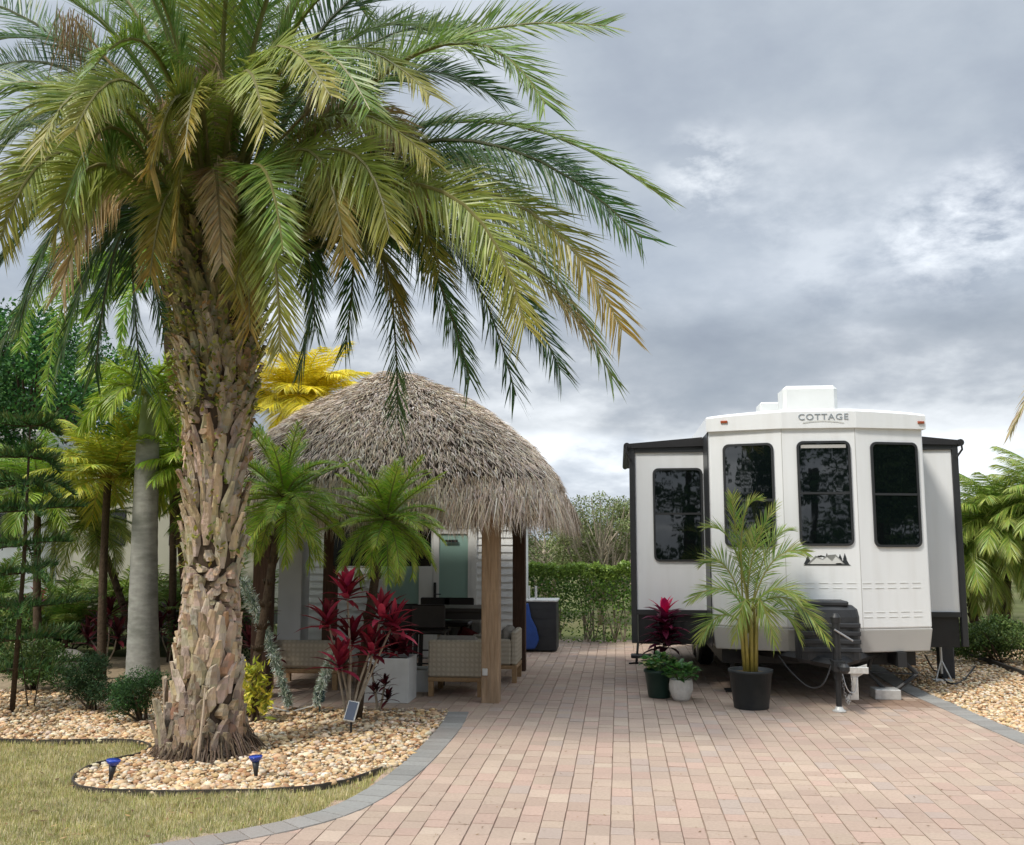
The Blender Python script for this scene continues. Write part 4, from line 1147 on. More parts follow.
bar_stool(A(432,650,TBY+.6).x, TBY+.62, PI, 'dark stool behind the bar table under the door handle')
bar_stool(A(456,650,TBY+.6).x, TBY+.62, PI, 'dark stool behind the bar table before the right door pane')
def lounge(x, y, rz, label, w=.66, pillow=False):
    t = thing('wicker_chair', V(x, y, 0), label, 'armchair', 'wicker lounge chairs in the hut')
    h = .66; d = .68; hw = w/2
    mb = MB(); mb.box((x-hw, y-d/2, .225), (x+hw, y-d/2+.08, h), bev=.02); mb.build('backrest', M['wicker'], t)
    for s in (-1, 1):
        mb = MB(); x0 = x+s*hw; a, b = min(x0, x0-s*.07), max(x0, x0-s*.07)
        mb.box((a, y-d/2+.081, .225), (b, y+d/2, .56), bev=.02); mb.build('armrest', M['wicker'], t)
    mb = MB(); mb.box((x-hw, y-d/2, .175), (x+hw, y+d/2, .222), bev=.006); mb.build('frame', M['teak'], t)
    for sx in (-1, 1):
        for sy in (-1, 1):
            mb = MB(); cx_, cy2 = x+sx*(hw-.035), y+sy*(d/2-.035); mb.box((cx_-.03, cy2-.03, 0), (cx_+.03, cy2+.03, .1745)); mb.build('leg', M['teak'], t)
    mb = MB(); mb.box((x-hw+.072, y-d/2+.1, .225), (x+hw-.072, y+d/2-.01, .38), bev=.04); mb.box((x-hw+.08, y-d/2+.085, .385), (x+hw-.08, y-d/2+.22, .70), bev=.04); mb.build('cushion', M['cushion'], t)
    t.rotation_euler.z = rz
    return t
p = G(455,697); lounge(p.x+.0, p.y+.34, 0, 'wicker lounge chair seen from behind beside the light front post')
p = G(500,684); lounge(p.x-.13, p.y+.42, PI/2, 'wicker lounge chair half hidden behind the light front post')
p = G(462,672); lounge(p.x, p.y+.15, PI, 'wicker lounge chair at the back facing the driveway')
mb = MB(); q = A(469,639,G(462,672).y-.1); mb.M = Matrix.Translation(q) @ Matrix.Rotation(.5,4,'Y') @ Matrix.Rotation(.3,4,'X')
mb.box((-.18,-.05,-.12),(.18,.05,.14), bev=.045); tag(mb.build('pillow', M['redcushion'], smooth=True), 'dark red pillow on the rear wicker chair', 'pillow')
# sofa at left
p = G(308,690); sf = thing('wicker_sofa', V(p.x, p.y+.4, 0), 'beige wicker sofa at the left of the hut behind the garland', 'sofa')
mb = MB(); mb.box((p.x-.55, p.y+.0, .26), (p.x+.38, p.y+.10, .60), bev=.03); mb.build('backrest', M['wicker'], sf)
mb = MB(); mb.box((p.x-.55, p.y+.0, .20), (p.x+.38, p.y+.75, .255), bev=.01); mb.build('frame', M['teak'], sf)
mb = MB(); mb.box((p.x-.50, p.y+.11, .26), (p.x+.33, p.y+.74, .42), bev=.04); mb.build('cushion', M['cushion'], sf)
for dx in (-.50, .33):
    for dy in (.04, .70):
        mb = MB(); mb.box((p.x+dx-.03, p.y+dy-.03, 0), (p.x+dx+.03, p.y+dy+.03, .199)); mb.build('leg', M['teak'], sf)
# planters
def planter(p, w, d, h, label, cols, n=26, ln=.26):
    t = thing('planter_box', V(p.x, p.y, 0), label, 'planter')
    mb = MB(); mb.box((p.x-w/2, p.y, .0), (p.x+w/2, p.y+.03, h), bev=.004); mb.box((p.x-w/2, p.y+d-.03, .0), (p.x+w/2, p.y+d, h), bev=.004)
    mb.box((p.x-w/2+.0005, p.y+.031, .0), (p.x-w/2+.03, p.y+d-.031, h)); mb.box((p.x+w/2-.03, p.y+.031, .0), (p.x+w/2-.0005, p.y+d-.031, h)); mb.build('box', M['planter'], t)
    mb = MB(); mb.box((p.x-w/2+.031, p.y+.032, h-.10), (p.x+w/2-.031, p.y+d-.032, h-.04)); mb.build('soil', M['soil'], t)
    if cols:
        mb = MB()
        for dx in (-.14, .05, .17):
            rosette(mb, V(p.x+dx, p.y+d/2+U(-.05,.05), h+.12), n, ln, .05, cols)
        tag(mb.build('planting', M['leaf']), 'dark red plant growing in the white planter by the red ti plant', 'plant')
    return t
planter(G(384,703), .56, .45, .50, 'white square planter box behind the small maroon plant', RED+DK)
planter(G(418,692), .26, .40, .26, 'low white box between planter and wicker chair', None)
# black cabinet with grey top and blue cover
p = G(541,652); cb_ = thing('outdoor_cabinet', V(p.x, p.y, 0), 'black outdoor cabinet with grey top beyond the dark rear post', 'cabinet')
w_ = A(555,640,p.y).x - A(524,640,p.y).x; hz_ = A(541,600,p.y).z
mb = MB(); mb.box((p.x-w_/2, p.y, .02), (p.x+w_/2, p.y+.6, hz_-.03), bev=.01)
for k in range(5): mb.box((p.x-w_/2+.02, p.y-.006, .1+k*.15), (p.x+w_/2-.02, p.y-.0005, .1+k*.15+.135))
mb.build('body', M['blackplastic'], cb_)
mb = MB(); mb.box((p.x-w_/2-.02, p.y-.02, hz_-.029), (p.x+w_/2+.02, p.y+.62, hz_), bev=.005); mb.build('counter_top', M['galv'], cb_)
mb = MB(); q0, q1, q2 = A(526,612,p.y-.1), A(540,640,p.y-.1), A(526,650,p.y-.1)
vs = []
for (px_, py_) in ((522,606),(528,603),(531,618),(536,628),(539,640),(535,649),(520,650)): vs.append(A(px_, py_, p.y-.1))
mb.add([v for v in vs] + [v + V(0,.09,0) for v in vs], [tuple(range(6,-1,-1)), tuple(range(7,14))] + [(i,(i+1)%7,7+(i+1)%7,7+i) for i in range(7)])
tag(mb.build('folded_cover', M['bluetarp'], bevel=.02), 'blue folded cover leaning on the black cabinet', 'cover')
for k, (px_) in enumerate((529, 536)):
    q = A(px_, 598, p.y+.2); mb = MB(); mb.tube([V(q.x,q.y,hz_-.001), V(q.x,q.y,hz_+.22)], .02, 8)
    tag(mb.build('candle_lantern', M['galv']), ('clear slim bottle on the cabinet, nearer the post' if k == 0 else 'clear slim bottle on the cabinet, farther from the post'), 'bottle')
# ------------------------------------------------------------------ garland frame
GY = G(295,712).y
gf = thing('garland_frame', G(292,712), 'V-shaped decoration wrapped in silvery green garland on the stones', 'decoration')
def garland(a, b, r0, r1, bow):
    mb = MB(); m_ = (a+b)/2 + bow; p1 = thru(a, m_, b)
    for k in range(1900):
        t = U(0,1); p = bez(a, p1, b, t); r_ = (r0+(r1-r0)*t)
        o = V(U(-1,1),U(-1,1),U(-1,1)).normalized(); q = p + o*r_*.6
        e = q + (o + V(U(-.5,.5),U(-.5,.5),U(-.5,.5))).normalized()*U(.03,.06); s = o.cross(V(U(-1,1),U(-1,1),1)).normalized()*.0055
        mb.add([q-s, q+s, e+s*.4, e-s*.4], [(0,1,2,3)], jit([(.50,.58,.48),(.72,.78,.70),(.28,.38,.27),(.85,.88,.83)][rnd.randrange(4)], .2))
    mb.tube([bez(a,p1,b,i/8) for i in range(9)], .03, 8, (.18,.24,.18))
    return mb.build('garland', M['garland'], gf)
garland(G(289,711)+V(0,0,.05), A(243,582,GY), .05, .09, V(.03,0,.03))
garland(A(317,703,GY), A(335,652,GY), .045, .055, V(-.02,0,0))
mb = MB(); mb.tube([A(258,690,GY-.02), A(266,706,GY-.06), A(290,712,GY-.08), A(312,706,GY-.05), A(322,690,GY)], .008, 6); mb.build('wire', M['galv'], gf)
mb = MB(); q = A(320,697,GY); mb.box((q.x-.05,q.y-.03,q.z-.05),(q.x+.05,q.y+.03,q.z+.07), bev=.01); mb.tube([V(q.x,q.y,q.z), V(q.x,q.y,-.03)], .008, 6)
mb.build('power_box', mat('teal_plastic', (.02,.07,.08), .4), gf)
# solar lamps
def blue_lamp(px_, py_, label, tilt):
    b = G(px_, py_); t = thing('solar_lamp', b, label, 'garden lamp', 'blue topped solar lamps in the stones')
    mb = MB(); mb.M = Matrix.Translation(b) @ Matrix.Rotation(tilt,4,'Y'); mb.tube([V(0,0,-.04), V(0,0,.06), V(0,0,.13)], [.008,.018,.03], 10); mb.build('stake', M['black'], t, smooth=True)
    mb = MB(); mb.M = Matrix.Translation(b) @ Matrix.Rotation(tilt,4,'Y'); mb.lathe((0,0,.13), [(.028,0),(.045,.02),(.055,.04),(.052,.045)], 16); mb.build('lamp_head', M['blue'], t, smooth=True)
    return t
blue_lamp(110, 783, 'small solar lamp with blue head at the left tip of the stone bed', .12)
blue_lamp(256, 779, 'small solar lamp with blue head right of the date palm trunk', -.05)
b = G(351, 735); t = thing('solar_panel_lamp', b, 'solar panel on a stake before the red ti plant', 'garden lamp')
mb = MB(); mb.tube([b - V(0,0,.03), b + V(0,0,.16)], .011, 8); mb.build('stake', M['black'], t)
mb = MB(); mb.M = Matrix.Translation(b + V(0,0,.22)) @ Matrix.Rotation(.15,4,'Y') @ Matrix.Rotation(-.5,4,'X'); mb.box((-.055,-.012,-.10),(.055,.012,.10), bev=.008); mb.build('housing', M['galv'], t)
mb = MB(); mb.M = Matrix.Translation(b + V(0,0,.22)) @ Matrix.Rotation(.15,4,'Y') @ Matrix.Rotation(-.5,4,'X'); mb.box((-.044,-.0165,-.088),(.044,-.0125,.088)); mb.build('solar_panel', M['solar'], t)
# ------------------------------------------------------------------ travel trailer
FY = G(838,712).y + 1.0          # plane of the front corners
xl, xr = A(713,600,FY).x, A(931,600,FY).x
xm = (xl+xr)/2
def zf(py, Y=None): return A(822, py, FY if Y is None else Y).z
tr = thing('travel_trailer', V(xm, FY, 0), 'white park trailer with three tall dark front windows and slide-outs', 'camper trailer')
zb, zt = zf(650), zf(430)
BAY = .26
pa, pb = A(787,600,FY-BAY).x, A(862,600,FY-BAY).x
plan = [(xl, FY+6), (xl, FY), (pa, FY-BAY), (pb, FY-BAY), (xr, FY), (xr, FY+6)]
LEN = 6.2
def plan_off(d):   # push the front outwards by d
    return [(xl-d, FY+LEN), (xl-d, FY-d*.8), (pa-d*.2, FY-BAY-d), (pb+d*.2, FY-BAY-d), (xr+d, FY-d*.8), (xr+d, FY+LEN)]
zsk = zf(627)
mb = MB(); mb.prism(plan_off(0)[::-1], zsk+.002, zt+.05); mb.build('body', M['white_gel'], tr, bevel=.02)
mb = MB()   # lower apron leaning back
pl0 = plan_off(.004); pl1 = plan_off(-.03)
n_ = len(pl0); vs = [(x, y, zsk) for x, y in pl0] + [(x, y, zb) for x, y in pl1]
mb.add(vs, [tuple(range(n_)), tuple(range(2*n_-1, n_-1, -1))] + [(i, n_+i, n_+(i+1)%n_, (i+1)%n_) for i in range(n_)])
mb.build('lower_apron', M['grey_gel'], tr, bevel=.012)
# crown / front cap with cambered top
mb = MB(); z0, zc, ze = zf(431), zf(408, FY-BAY), zf(415)
NP = 24
def front_y(x, d):
    if x <= pa: return FY-d - (BAY)*(x-(xl-d))/max(.01, pa-(xl-d))
    if x >= pb: return FY-d - (BAY)*((xr+d)-x)/max(.01, (xr+d)-pb)
    return FY-BAY-d
rows = []
for (d, zk) in ((.02, 0), (.035, .02), (.035, .82), (.015, .95), (-.10, 1.0)):
    row = []
    for i in range(NP+1):
        x = (xl-d) + (xr-xl+2*d)*i/NP; k = 1-((i/NP)*2-1)**2
        top = ze + (zc-ze)*k**.8
        row.append((x, front_y(x, d), z0 + (top-z0)*zk))
    rows.append(row)
def cam_z(x):
    k = max(0, 1-((x-xl)/(xr-xl)*2-1)**2); return ze + (zc-ze)*k**.8
rows.append([(x, FY+LEN, cam_z(x)) for (x, y, z) in rows[-1]])
rows.insert(0, [(x, FY+.05, z) for (x, y, z) in rows[0]])
vs = [p for r_ in rows for p in r_]; fs = []
for i in range(len(rows)-1):
    for j in range(NP): a = i*(NP+1)+j; fs.append((a, a+1, a+NP+2, a+NP+1))
mb.add(vs, fs)
for s, x in ((-1, xl-.02), (1, xr+.02)):
    mb.add([(x, FY-.02, z0), (x, FY+LEN, z0), (x, FY+LEN, ze), (x, FY-.02, ze)], [(0,1,2,3)])
mb.build('front_cap', M['white_gel'], tr)
mb = MB(); 
for s, x in ((-1, xl), (1, xr)):
    mb = MB(); mb.box((min(x, x+s*.012), FY+.12, zb), (max(x, x+s*.012), FY+.74, zt), bev=.004)
    mb.build('side_seal', M['trim'], tr)
def rr(w, h, r, n=6):
    out = []
    for (cx_, cz_, a0) in ((w/2-r, h/2-r, 0), (-w/2+r, h/2-r, 90), (-w/2+r, -h/2+r, 180), (w/2-r, -h/2+r, 270)):
        for k in range(n+1):
            a = R(a0 + 90*k/n); out.append((cx_ + r*math.cos(a), cz_ + r*math.sin(a)))
    return out
def window(x, y, z, w, h, ang, parent, bar=.5):
    T = Matrix.Translation(V(x, y, z)) @ Matrix.Rotation(ang, 4, 'Z')
    mb = MB(); mb.M = T; mb.ring(rr(w, h, .075), rr(w-.055, h-.055, .055), -.022, .01)
    zz_ = h/2 - h*bar; mb.box((-w/2+.028, -.016, zz_-.013), (w/2-.028, .002, zz_+.013))
    f = mb.build('window', M['trim'], parent)
    mb = MB(); mb.M = T; mb.prism(rr(w-.05, h-.05, .056), -.010, -.004, axis=1)
    mb.build('pane', M['glass'], f)
    return f, T
wz0, wz1 = zf(547), zf(444)
aL = math.atan2(-BAY, pa-xl); aR = math.atan2(BAY, xr-pb)
def on_side(px):   # point on the angled panels
    lo, hi = (V(xl,FY,0), V(pa,FY-BAY,0)) if px < 800 else (V(pb,FY-BAY,0), V(xr,FY,0))
    d = ray(px, 495); n = V(hi.y-lo.y, -(hi.x-lo.x), 0)
    return CAMP + d*((lo-CAMP).dot(n)/d.dot(n))
l0, l1 = on_side(724), on_side(775)
window((l0.x+l1.x)/2, (l0.y+l1.y)/2, (wz0+wz1)/2, (l1-l0).length, wz1-wz0, aL, tr, .55)
l0, l1 = on_side(872), on_side(919)
window((l0.x+l1.x)/2, (l0.y+l1.y)/2, (wz0+wz1)/2, (l1-l0).length, wz1-wz0, aR, tr, .5)
c0, c1 = A(798,495,FY-BAY).x, A(852,495,FY-BAY).x
wc0, wc1 = zf(546, FY-BAY), zf(441, FY-BAY)
f_, T_ = window((c0+c1)/2, FY-BAY, (wc0+wc1)/2, c1-c0, wc1-wc0, 0, tr, .5)
# white roller shade inside the top of the middle pane
mb = MB(); mb.M = T_; h_ = (wc1-wc0)/2; mb.box((-(c1-c0)/2+.05, -.0125, h_-.085), ((c1-c0)/2-.05, -.0105, h_-.045)); mb.build('blind', M['grey_gel'], f_)
# seams on the front, embossed dashes
mb = MB()
for x in (pa, pb): mb.box((x-.003, FY-BAY-.002, zb+.26), (x+.003, FY-BAY+.03, zt))
mb.build('seam', M['grey_gel'], tr)
mb = MB()
for py_ in (583, 588, 612, 617):
    z = zf(py_, FY-BAY)
    x = pa+.05
    while x < pb-.12: mb.box((x, FY-BAY-.004, z-.004), (x+.11, FY-BAY+.01, z+.004)); x += .16
    T = Matrix.Translation(V((pb+xr)/2, FY-BAY/2, z)) @ Matrix.Rotation(aR, 4, 'Z'); mb.M = T
    for k in range(-3, 2): mb.box((k*.16+.05, -.004, -.004), (k*.16+.16, .01, .004))
    T = Matrix.Translation(V((pa+xl)/2, FY-BAY/2, z)) @ Matrix.Rotation(aL, 4, 'Z'); mb.M = T
    for k in range(-3, 2): mb.box((k*.16+.05, -.004, -.004), (k*.16+.16, .01, .004))
    mb.M = None
mb.build('rib', M['white_pl'], tr)
# marker lights
for px_ in (724, 922):
    x = A(px_, 422, FY-.1).x; y = front_y(x, .035); z = A(px_, 422, FY-.1).z
    mb = MB(); mb.M = Matrix.Translation(V(x, y-.004, z)) @ Matrix.Rotation(aL if px_ < 800 else aR, 4, 'Z'); mb.box((-.042,-.015,-.016),(.042,.02,.016), bev=.005); mb.build('marker_light', M['amber'], tr)
# lettering
def text_mesh(s, size, M4, m, name, parent, ext=.003):
    cu = bpy.data.curves.new(name, 'FONT'); cu.body = s; cu.size = size; cu.extrude = ext; cu.align_x = 'CENTER'; cu.align_y = 'CENTER'; cu.space_character = 1.12
    o = bpy.data.objects.new('tmp', cu); col.objects.link(o)
    dg = bpy.context.evaluated_depsgraph_get(); me = bpy.data.meshes.new_from_object(o.evaluated_get(dg))
    bpy.data.objects.remove(o)
    off = Vector(parent.location)
    me.transform(Matrix.Translation(-off) @ M4); me.materials.clear(); me.materials.append(m)
    q = bpy.data.objects.new(name, me); col.objects.link(q); q.parent = parent; return q
YC_ = FY-BAY-.035
cpt = A(823, 417, YC_)
text_mesh('COTTAGE', .128, Matrix.Translation(V(cpt.x, YC_-.004, cpt.z)) @ Matrix.Rotation(PI/2, 4, 'X') @ Matrix.Scale(.92,4,V(1,0,0)) @ Matrix.Scale(.8,4,V(0,1,0)), M['letter'], 'lettering', tr)
mb = MB()
for i in range(16):
    x0 = cpt.x - .24 + .03*i; a = (i/15)*2-1; b2 = ((i+1)/15)*2-1
    mb.add([(x0, YC_-.005, cpt.z-.075+.02*(1-a*a)), (x0+.03, YC_-.005, cpt.z-.075+.02*(1-b2*b2)), (x0+.03, YC_-.005, cpt.z-.06+.022*(1-b2*b2)), (x0, YC_-.005, cpt.z-.06+.022*(1-a*a))], [(0,1,2,3)])
mb.build('lettering_swoosh', M['white_pl'], tr)
# mountain and trees emblem
YE_ = FY-BAY
ec = A(827, 559, YE_)
mb = MB()
def tri(pts, dy): mb.add([(ec.x+a, YE_-dy, ec.z+b) for a, b in pts] + [(ec.x+a, YE_-.0005, ec.z+b) for a, b in pts], [tuple(range(len(pts)))] + [(i,(i+1)%len(pts),len(pts)+(i+1)%len(pts),len(pts)+i) for i in range(len(pts))])
tri([(-.27,-.075),(.27,-.075),(.25,-.062),(-.25,-.062)], .004)
for (x, w, h) in ((-.22,.05,.11),(.0,.05,.14),(.15,.05,.13),(.205,.045,.14)):
    tri([(x-w,-.06),(x+w,-.06),(x+w*.3,.0),(x+w*.5,-.005),(x,h-.07),(x-w*.5,-.005),(x-w*.3,.0)], .004)
tri([(-.10,.04),(-.13,.02),(-.07,.045),(-.02,.03),(.04,.05),(.10,.025),(.06,.02),(.04,.035),(-.02,.015),(-.06,.03)], .004)
tri([(.10,-.06),(.12,-.02),(.17,-.06)], .005)
mb.build('emblem', M['logo'], tr)
mb = MB(); tri([(-.23,-.06),(-.13,.04),(-.05,.0),(.0,.045),(.10,.055),(.20,-.06)], .005); mb.build('emblem_ridge', M['steel'], tr)
mb = MB(); tri([(-.20,-.058),(-.12,.015),(-.05,-.012),(.0,.022),(.06,-.03),(.10,-.058)], .006); tri([(.04,-.05),(.10,.03),(.18,-.045)], .0055); mb.build('emblem_snow', M['white_pl'], tr)
# roof gear
p0, p1 = A(783,395,12.6), A(838,395,12.6); zt_ = A(810,385,12.6).z
mb = MB(); mb.box((p0.x, 12.6, zc-.03), (p1.x, 13.05, zt_), bev=.05)
mb.box((p0.x-.02,12.57,zc-.02),(p1.x+.02,13.08,zc+.05), bev=.01)
mb.build('air_conditioner', M['white_pl'], tr, bevel=.015)
p0, p1 = A(760,405,13.6), A(784,405,13.6); mb = MB(); mb.box((p0.x,13.6,zc-.05),(p1.x,14.0,A(770,402,13.6).z), bev=.02); mb.build('roof_vent', M['white_pl'], tr)
# slide-outs
SYY = FY + .78
def zs_(py): return A(822, py, SYY).z
def slide(x0, x1, label, left):
    s = MB(); s.box((x0, SYY, zs_(612)), (x1, SYY+3.6, zs_(450)), bev=.01)
    sl = s.build('slide_out', M['white_gel'], tr)
    sl['label'] = label
    mb = MB(); e = .045; xo = x0 if left else x1; sg = -1 if left else 1
    mb.box((min(xo, xo+sg*e*1.6), SYY-.03, zs_(645)), (max(xo, xo+sg*e*1.6), SYY+.05, zs_(446)), bev=.005)
    mb.box((x0, SYY-.025, zs_(451)), (x1, SYY-.001, zs_(446)))
    mb.box((x0, SYY-.02, zs_(616)), (x1, SYY-.001, zs_(611)))
    mb.build('trim', M['trim'], sl)
    mb = MB()   # topper fabric sloping from roof edge to roller
    xi = xl if left else xr; xo2 = xo + sg*.10
    zi = zs_(436); zo = zs_(442)
    mb.add([(xi, SYY-.05, zi), (xo2, SYY-.05, zo), (xo2, SYY+3.6, zo), (xi, SYY+3.6, zi), (xi, SYY-.05, zi-.12), (xo2, SYY-.05, zo-.06), (xo2, SYY+3.6, zo-.06), (xi, SYY+3.6, zi-.12)],
           [(0,1,2,3),(4,7,6,5),(0,4,5,1),(1,5,6,2),(2,6,7,3)])
    mb.tube([V(xo2, SYY-.06, zo-.03), V(xo2, SYY+3.6, zo-.03)], .045, 12)
    mb.tube([V(xo2, SYY-.07, zo-.03), V(xo2+sg*.01, SYY-.07, zo-.12), V(xo2-sg*.06, SYY-.06, zo-.22)], .014, 6)
    mb.build('awning', M['awning'], sl)
    mb = MB(); mb.box((x0+.02, SYY+.02, zs_(646)), (x1-.02, SYY+3.5, zs_(613)-.004)); mb.build('underside', M['black'], sl)
    return sl
sxl = A(636,550,SYY).x; sxr = A(957,550,SYY).x
sl = slide(sxl, xl-.001, 'left slide-out with its own tall window', True)
slide(xr+.001, sxr, 'right slide-out without window', False)
q0, q1 = A(653,500,SYY).x, A(703,500,SYY).x
mb = MB(); window((q0+q1)/2, SYY, (zs_(467)+zs_(562))/2, q1-q0, zs_(467)-zs_(562), 0, sl, .49)
# underbody, chassis, wheels
mb = MB(); mb.box((xl+.12, FY+.3, zb-.20), (xr-.12, FY+LEN-.2, zb-.002)); 
for s in (xl+.35, xr-.45): mb.box((s, FY-.15, zb-.17), (s+.1, FY+.3, zb-.003))
mb.build('chassis', M['black'], tr)
for x, s in ((xl+.02, 1), (xr-.24, 1)):
    for dy in (2.9, 3.75):
        mb = MB(); c = V(x, FY+dy, .36)
        mb.tube([c, c+V(.04,0,0), c+V(.18,0,0), c+V(.22,0,0)], [.31,.36,.36,.31], 28); w_ob = mb.build('wheel', M['black'], tr)
        mb = MB(); mb.tube([c+V(-.01,0,0), c+V(.23,0,0)], .19, 20); mb.build('rim', M['galv'], w_ob)
# A-frame tongue
jx = A(838,680,FY-1.0).x; jy = FY-1.0
zt2 = .50
mb = MB()
for x in (xl+.55, xr-.55): mb.tube([V(x, FY+.3, zt2), V(jx, jy+.02, zt2)], .055, 4)
mb.box((jx-.06, jy-.12, zt2-.06), (jx+.06, jy+.12, zt2+.05)); mb.tube([V(jx,jy-.1,zt2), V(jx,jy-.32,zt2)], .035, 8)
mb.lathe((jx, jy-.33, zt2-.05), [(.03,0),(.055,.03),(.055,.07),(.03,.1)], 12); mb.build('tongue', M['black'], tr)
mb = MB(); mb.tube([V(jx,jy,.05), V(jx,jy,.62)], .03, 12); mb.tube([V(jx,jy,.35), V(jx,jy,.95)], .042, 12); mb.lathe((jx,jy,.95), [(.05,0),(.055,.06),(.03,.1)], 14)
jack = mb.build('tongue_jack', M['black'], tr)
mb = MB(); mb.lathe((jx,jy,0), [(.07,0),(.075,.015),(.05,.03),(.035,.06)], 14); mb.build('jack_foot', M['galv'], jack)
mb = MB(); hp = A(838,636,jy-.05); mb.tube([V(jx-.03,jy-.06,hp.z+.07), V(jx+.16,jy-.06,hp.z-.05)], .011, 8); mb.build('crank_handle', M['steel'], jack)
# propane cover
c0_, c1_ = A(799,640,FY-.72).x, A(864,640,FY-.72).x; cz0, cz1 = A(832,664,FY-.72).z, A(832,606,FY-.72).z
xm_ = (c0_+c1_)/2; hw = (c1_-c0_)/2
mb = MB(); vs = []; secs = [(0,.94,.9),(.06,1,1),(.80,1,1),(.93,.95,.93),(1.0,.80,.70)]
NS = 28
for (t, sx, sy) in secs:
    for k in range(NS):
        a = 2*PI*k/NS; e = 3.2; c, s = math.cos(a), math.sin(a); kk = (abs(c)**e+abs(s)**e)**(-1/e)
        vs.append((xm_ + c*kk*hw*sx, FY-.50 + s*kk*.20*sy, cz0 + (cz1-cz0)*t))
fs = [(i*NS+k, i*NS+(k+1)%NS, (i+1)*NS+(k+1)%NS, (i+1)*NS+k) for i in range(len(secs)-1) for k in range(NS)]
fs += [tuple(range(NS-1,-1,-1)), tuple((len(secs)-1)*NS+k for k in range(NS))]
mb.add(vs, fs)
for t in (.2,.34,.48,.62): 
    z = cz0+(cz1-cz0)*t; mb.box((xm_-hw*.93, FY-.709, z), (xm_+hw*.93, FY-.69, z+.05), bev=.006)
mb.box((xm_-hw*.8, FY-.66, cz1-.01), (xm_+hw*.62, FY-.34, cz1+.05), bev=.015)
mb.build('propane_cover', M['blackplastic'], tr, bevel=.006)
# hitch bracket with chain
mb = MB(); b0 = A(856,676,jy+.1)
mb.prism([(jx+.10,.12),(jx+.23,.12),(jx+.23,.36),(jx+.33,.42),(jx+.33,.50),(jx+.15,.44),(jx+.17,.17),(jx+.12,.17)], jy+.08, jy+.10, axis=1)
mb.box((jx+.06, jy+.05, .40), (jx+.34, jy+.07, .47), bev=.004); mb.build('hitch_bracket', M['galv'], tr)
mb = MB()
for k in range(16):
    t = k/15; p = V(jx+.04+.12*t, jy+.02, .40 - .30*math.sin(PI*t*.95)); a = (k % 2)*PI/2
    ring_ = [p + V(math.cos(q)*.012*math.cos(a), math.cos(q)*.012*math.sin(a), math.sin(q)*.02) for q in [i*PI/4 for i in range(9)]]
    mb.tube(ring_, .0035, 4, cap=False)
mb.build('chain', M['steel'], tr)
mb = MB(); mb.tube(smoothpath([V(jx-.05,jy+.05,zt2), V(jx-.16,jy-.02,.30), V(jx-.28,jy+.12,.24), V(jx-.42,jy+.4,.36), V(jx-.5,jy+.75,.5)], 6), .009, 6)
mb.build('trailer_cord', M['black'], tr)
mb = MB(); mb.tube(smoothpath([V(jx+.02,jy-.05,.5), V(jx+.07,jy-.10,.26), V(jx+.16,jy-.04,.22), V(jx+.22,jy+.06,.36)], 6), .005, 5)
mb.build('breakaway_cable', M['steel'], tr)
# scissor jack on a block (right)
sj = FY + .05; a0 = A(868,660,sj); 
def pt(px_, py_): return A(px_, py_, sj)
mb = MB(); 
mb.tube([pt(896,655), pt(917,674)], .026, 6); mb.tube([pt(917,674), pt(893,692)], .026, 6); mb.tube([pt(868,672), pt(887,692)], .022, 6); mb.tube([pt(872,655), pt(868,672)], .022, 6)
mb.tube([pt(868,672), pt(917,674)], .010, 6); mb.build('stabiliser_jack', M['black'], tr)
bk = G(889,700); mb = MB(); mb.box((bk.x-.15, bk.y, .0), (bk.x+.14, bk.y+.25, .115), bev=.006)
tag(mb.build('support_block', M['galv']), 'pale block under the right front stabiliser jack', 'block')
sj2 = G(672,690).y+.3
mb = MB(); a, b = G(700,684), A(704,655,FY+.3); mb.tube([V(xl+.25,FY+.35,0), V(xl+.25,FY+.35,zb)], .03, 8); mb.box((xl+.15,FY+.25,0),(xl+.35,FY+.45,.02)); mb.build('stabiliser_jack', M['black'], tr)
# black folded steps at left, below the slide-out
st = thing('entry_steps', G(640,664), 'black folding entry steps at the left of the trailer', 'steps')
stY = G(640,664).y
mb = MB()
def q_(px_, py_, dy=0): return A(px_, py_, stY+dy)
a = q_(631,655); mb.box((a.x, stY, a.z-.05), (a.x+.32, stY+.22, a.z), bev=.01); b = q_(640,640); mb.box((b.x, stY+.15, b.z-.05), (b.x+.32, stY+.4, b.z), bev=.01); mb.build('tread', M['blackplastic'], st)
mb = MB()
for dx in (0.03,.29):
    mb.tube([V(a.x+dx+.05, stY+.05, 0), V(b.x+dx, stY+.3, q_(645,612).z+.1)], .018, 6); mb.tube([V(a.x+dx-.06, stY-.04, .01), V(a.x+dx+.07, stY+.04, .01)], .015, 6)
mb.build('leg', M['black'], st)
